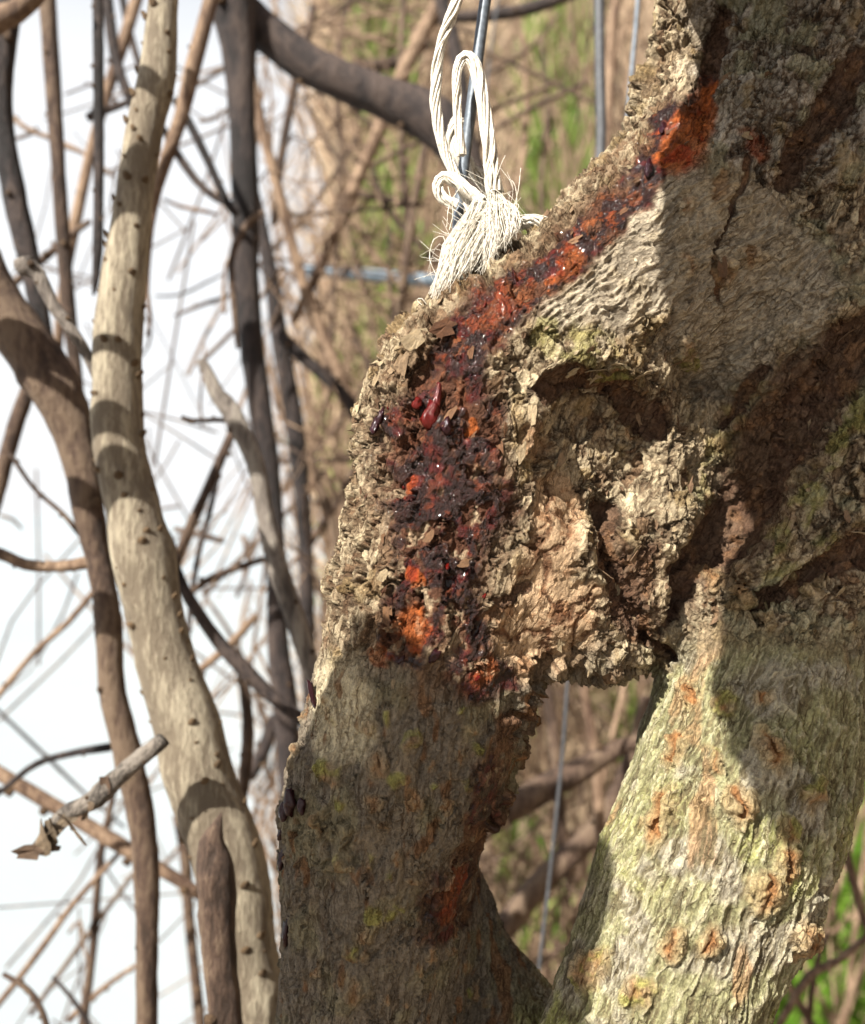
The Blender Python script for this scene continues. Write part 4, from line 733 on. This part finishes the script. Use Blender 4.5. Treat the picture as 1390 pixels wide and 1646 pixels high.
for x, y, s, st, tl, tn in [(640, 590, .0042, 2.1, .12, (-.62, 0, -.78)), (672, 545, .0040, 1.8, .14, (-.6, 0, -.8)), (715, 520, .0045, 1.5, .1, (-.7, 0, -.7)), (850, 660, .0024, 2.0, .1, (-.15, 0, -1)), (836, 730, .0022, 1.8, .1, (-.1, 0, -1)), 
   (683, 860, .0022, 1.4, .2, (0, 0, -1)), (745, 900, .0022, 1.6, .15, (-.5, 0, -1)), (625, 985, .0024, 3.4, .1, (0, 0, -1)), (1160, 435, .0022, 1.5, .3, (0, 0, -1)), (905, 740, .0020, 1.5, .15, (-.3, 0, -1))]:
    place(FL[rng.integers(14)], nearest_px(x, y), s, tn, 0.0006, tl, st, (0.34, 0.22, 0.16) if gum[nearest_px(x, y)] > .08 else (0.85, 0.82, 0.78), thick=0.6)
def blob_mesh(k, stretch):
    r_ = np.random.default_rng(k); n, m = 14, 10; V_, Q_ = [], []
    for i in range(m+1):
        th = math.pi*i/m
        for j in range(n):
            ph = 2*math.pi*j/n; V_.append((math.sin(th)*math.cos(ph), math.sin(th)*math.sin(ph)*stretch, math.cos(th)*0.75))
    V_ = np.array(V_); V_ *= (1+0.45*vnoise(V_*1.6+k*3.1)+.2*vnoise(V_*3.5+k))[:, None]; V_[:, 1] -= 0.35*np.maximum(V_[:, 1], 0)*np.abs(V_[:, 0])
    Q_ = [(i*n+j, i*n+(j+1) % n, (i+1)*n+(j+1) % n, (i+1)*n+j) for i in range(m) for j in range(n)]
    me = bpy.data.meshes.new('gum_drop'); me.from_pydata(V_.tolist(), [], Q_); me.polygons.foreach_set('use_smooth', np.ones(len(Q_), bool)); return me
GD = {k: [] for k in ('gum', 'gum_dark', 'gum_amber')}
for k in GD:
    for q in range(4): b_ = blob_mesh(40+q, 1.0+0.35*q); b_.materials.append(M[k]); GD[k].append(b_)
for x, y, s, st, k in [(688, 660, .0033, 1.25, 'gum'), (701, 632, .0014, 3.0, 'gum'), (672, 648, .0018, 1, 'gum'), (722, 690, .0018, 1.2, 'gum_dark'), (600, 688, .0015, 1.8, 'gum_dark'), (612, 668, .0012, 1.2, 'gum_dark'), (1062, 200, .0012, 2.2, 'gum_dark'), (1040, 268, .0012, 1.4, 'gum_dark'),
   (468, 1290, .0024, 1.1, 'gum_dark'), (458, 1305, .0022, 1.1, 'gum_dark'), (482, 1298, .0018, 1.2, 'gum_dark'), (443, 1340, .0017, 1.6, 'gum_dark'), (440, 1385, .0015, 1.4, 'gum_dark'), (455, 1500, .0016, 1.7, 'gum_dark'), (500, 1120, .0013, 3.4, 'gum_dark'), (700, 1060, .0016, 1.4, 'gum_dark')]:
    place(GD[k][rng.integers(4)], nearest_px(x, y), s, (-.1, 0, -1), s*0.35, 0, st, None, 'gum_drop')
gw = wetv*(VN[:, 1] < -0.1)*(py < 1100); gi = rng.choice(len(V), 22, replace=False, p=gw/gw.sum())
for i in gi:
    s = .00045*(0.6+1.5*rng.random()**2); place(GD['gum' if rng.random() < .5 else 'gum_dark'][rng.integers(4)], i, s, (-.4, 0, -1), s*.2, 0, 1+rng.random(), None, 'gum_drop')
# ------------------------------------------------------------------ ground, bank, dry grass
def soil_mat(name, stops, scale):
    m, nt, b = node_mat(name); tc = nn(nt, 'ShaderNodeTexCoord'); n1 = nn(nt, 'ShaderNodeTexNoise', Scale=scale, Detail=8, Roughness=.65); nt.links.new(tc.outputs['Object'], n1.inputs['Vector'])
    r = ramp(nt, stops); nt.links.new(n1.outputs[0], r.inputs[0]); nt.links.new(r.outputs[0], b.inputs['Base Color']); b.inputs['Roughness'].default_value = .9
    bp = nn(nt, 'ShaderNodeBump', Strength=.6, Distance=.02); nt.links.new(n1.outputs[0], bp.inputs['Height']); nt.links.new(bp.outputs[0], b.inputs['Normal']); return m
M['bank'] = soil_mat('dry_bank', [(.35, (.06, .042, .027)), (.5, (.18, .13, .085)), (.65, (.30, .23, .145))], 14)
M['ground'] = soil_mat('pale_ground', [(.3, (.24, .275, .30)), (.7, (.27, .30, .32))], 0.4)
gp = mesh_np('ground', np.array(((-900, -900, GZ), (900, -900, GZ), (900, 1800, GZ), (-900, 1800, GZ))), np.array([[0, 1, 2, 3]])); obj('ground', gp, M['ground'], kind='structure')
sx_, sy_ = np.meshgrid(np.linspace(-1.4, 4.2, 70), np.linspace(-2.5, 1.3, 70), indexing='ij'); sz_ = GZ+.004+.03*np.clip(fbm(np.stack([sx_.ravel()*3, sy_.ravel()*3, sx_.ravel()*0], 1), 4, 8).reshape(sx_.shape)+.4, 0, 1)
si = (np.arange(69)[:, None]*70+np.arange(69)[None, :]).ravel(); obj('soil', mesh_np('soil', np.stack([sx_.ravel(), sy_.ravel(), sz_.ravel()], 1), np.stack([si, si+70, si+71, si+1], 1)), M['bank'], kind='structure')  # unseen brown soil added to lessen light bouncing up from the ground
def bank_y(x, z):
    y = 1.30+0.45*(z-GZ)+0.10*np.sin(x*2.1+1)+0.06*np.sin(z*5+x*3)
    edge = -0.10*y-0.03*np.sin(z*7); t = np.maximum(edge-x, 0); return y+t*t*60+t*3
gx = np.linspace(-0.55, 4.0, 150); gz = np.linspace(GZ-.05, 2.6, 110); X, Z = np.meshgrid(gx, gz, indexing='ij'); Y = bank_y(X, Z)+0.05*fbm(np.stack([X.ravel()*6, Z.ravel()*6, X.ravel()*0], 1), 4, 3).reshape(X.shape)
BV = np.stack([X.ravel(), Y.ravel(), Z.ravel()], 1); n1_, n2_ = X.shape; ii = (np.arange(n1_-1)[:, None]*n2_+np.arange(n2_-1)[None, :]).ravel()
obj('bank', mesh_np('bank', BV, np.stack([ii, ii+n2_, ii+n2_+1, ii+1], 1)), M['bank'], kind='structure')
wy_ = np.linspace(-2.5, 1.6, 70); wz_ = np.linspace(GZ-.05, 2.6, 60); Yw, Zw = np.meshgrid(wy_, wz_, indexing='ij'); Xw = .72+.42*(Zw-GZ)+.1*np.sin(Yw*2)+.12*fbm(np.stack([Yw.ravel()*4, Zw.ravel()*4, Zw.ravel()*0], 1), 4, 5).reshape(Yw.shape)
wi = (np.arange(69)[:, None]*60+np.arange(59)[None, :]).ravel(); obj('bank', mesh_np('bank', np.stack([Xw.ravel(), Yw.ravel(), Zw.ravel()], 1), np.stack([wi, wi+1, wi+61, wi+60], 1)), M['bank'], kind='structure')  # unseen side bank added to block sky light from the right
def blade_mat(name, a, b_, c):
    m, nt, b = node_mat(name); at = nn(nt, 'ShaderNodeAttribute', attribute_name='Col'); nt.links.new(at.outputs['Color'], b.inputs['Base Color']); b.inputs['Roughness'].default_value = .6
    b.inputs['Specular IOR Level'].default_value = .25; b.inputs['Transmission Weight'].default_value = 0; return m
M['blade'] = blade_mat('grass_blade', 0, 0, 0)
def blades(name, roots, L, wd, lean, cols, seg=4, kind='stuff', label=None, cat=None, curl=0.5):
    n = len(roots); t = np.linspace(0, 1, seg+1); az = rng.random(n)*2*math.pi; dirs = np.stack([np.cos(az), np.sin(az)*.6-0.3, np.zeros(n)], 1)
    fa = rng.random(n)*math.pi; side = np.stack([np.cos(fa), np.sin(fa)*.5, np.zeros(n)], 1)
    lean = lean*(0.3+1.2*rng.random(n)); pos = roots[:, None, :]+np.array((0, 0, 1))*(L[:, None]*t[None, :]*(1-0.25*lean[:, None]*t[None, :]))[:, :, None]+dirs[:, None, :]*(L[:, None]*lean[:, None]*t[None, :]**(1+curl))[:, :, None]
    ww = (wd[:, None]*(1-0.85*t[None, :]**2))[:, :, None]*side[:, None, :]
    A = pos-ww; B = pos+ww; Vv = np.stack([A, B], 2).reshape(n, -1, 3); k = 2*(seg+1)
    q = np.array([(2*i, 2*i+1, 2*i+3, 2*i+2) for i in range(seg)]); Qv = (np.arange(n)[:, None, None]*k+q[None]).reshape(-1, 4)
    me_ = mesh_np(name, Vv.reshape(-1, 3), Qv); set_col(me_, np.repeat(cols, k, 0)); return obj(name, me_, M['blade'], None, label, cat, None, kind)
def bank_roots(n, x0, x1, y0, y1):
    u = rng.random(n)*(x1-x0)+x0; v = rng.random(n)*(y1-y0)+y0; d = np.full(n, 1.6)
    for _ in range(12):
        x = (u-695)*K*d; z = -(v-823)*K*d; d = 0.5*d+0.5*np.clip(bank_y(x, z), .9, 6)
    return np.stack([(u-695)*K*d, d, -(v-823)*K*d], 1)
rt = np.concatenate([bank_roots(9000, 470, 1500, -250, 2000), bank_roots(4500, 440, 640, -250, 2000)]); n = len(rt); c0 = np.array((.50, .38, .25)); c1 = np.array((.19, .12, .08)); tt = rng.random(n)[:, None]
blades('dry_grass', rt, .06+.18*rng.random(n), .0012+.0022*rng.random(n), 0.8, (c0*(1-tt)+c1*tt)*(0.7+0.6*rng.random(n))[:, None], label='dry straw-coloured grass and stems covering the bank', cat='grass')
gr = []
for x0, x1, y0, y1, k in [(560, 670, -60, 120, 700), (560, 640, 330, 620, 650), (590, 680, 180, 340, 300), (840, 950, -80, 300, 1300), (860, 960, 250, 360, 300), (500, 600, 560, 900, 250), (985, 1030, 1080, 1150, 220), (1240, 1460, 1230, 1600, 2600), (1230, 1460, 1560, 1800, 1500), (760, 900, 1080, 1600, 160)]: gr.append(bank_roots(k if x0 > 1100 else int(k*.42), x0, x1, y0+90, y1+90))
gn_ = [len(q) for q in gr]; gr = np.concatenate(gr); n = len(gr); tt = rng.random(n)[:, None]; viv = (gr[:, 0]/gr[:, 1] > .32)[:, None]; cols = np.array((.075, .16, .018))*(1-tt)+np.array((.22, .25, .07))*tt; cols = np.where(viv, np.array((.10, .25, .02))*(1-tt)+np.array((.22, .36, .05))*tt, cols)  # vivid right-hand tufts, green brightened to offset the tree's shade
blades('green_grass', gr-np.array((0, .03, 0)), .05+.11*rng.random(n), .0018+.0025*rng.random(n), 0.6, cols, label='fresh green grass tufts growing through the dry bank', cat='grass')
dk = []
for i in range(190):
    lf = i < 60; u = (40+370*rng.random()) if lf else (430+560*rng.random()); v = 1750*rng.random()-80; d = .9+.35*rng.random(); a = rng.normal()*.7+(1.3 if rng.random() < .3 else 0); Lh = 120+300*rng.random(); w_ = (1.5+2.5*rng.random()) if lf else (2.5+5.5*rng.random()**2)
    dk.append(tube(px_path([(u, v, w_), (u+.5*Lh*math.sin(a)+rng.normal()*16, v+.5*Lh*math.cos(a), w_*1.1), (u+Lh*math.sin(a)+rng.normal()*26, v+Lh*math.cos(a), w_*1.2)], d, .04), 6, 0, cap=False))
V_, Q_ = join(dk); obj('undergrowth', mesh_np('undergrowth', V_, Q_), M['brown'], None, 'dark fine twigs tangled through the thicket behind the branches', 'undergrowth', None, 'stuff')
# a mass of fine dry stems in front of the bank
parts = []
for i in range(420):
    r0 = bank_roots(1, 480, 1450, -100, 1900)[0]-np.array((0, .05+.25*rng.random(), 0)); a = rng.normal()*0.35; Lh = .25+.5*rng.random(); p1 = r0+np.array((a*Lh, rng.normal()*.05, Lh)); mid = (r0+p1)/2+rng.normal(size=3)*.02
    w_ = .0012+.0022*rng.random(); parts.append(tube(spline([(*(r0-np.array((0, -.05, .1))), w_), (*mid, w_), (*p1, w_*.5)], .06), 6, 0, cap=False))
for i in range(230):
    u = 395+175*rng.random(); v = 1750*rng.random()-50; d = .85+.5*rng.random(); a = rng.normal()*.6+(1.2 if rng.random() < .25 else 0); Lh = 120+320*rng.random(); w_ = 1.5+4.5*rng.random()**2
    parts.append(tube(px_path([(u, v, w_), (u+.5*Lh*math.sin(a)+rng.normal()*14, v+.5*Lh*math.cos(a), w_*1.1), (u+Lh*math.sin(a)+rng.normal()*22, v+Lh*math.cos(a), w_*1.2)], d, .04), 6, 0, cap=False))
V_, Q_ = join(parts); o = obj('undergrowth', mesh_np('undergrowth', V_, Q_), M['tan'], None, 'tangle of fine dry brown stems in front of the bank', 'undergrowth', None, 'stuff')
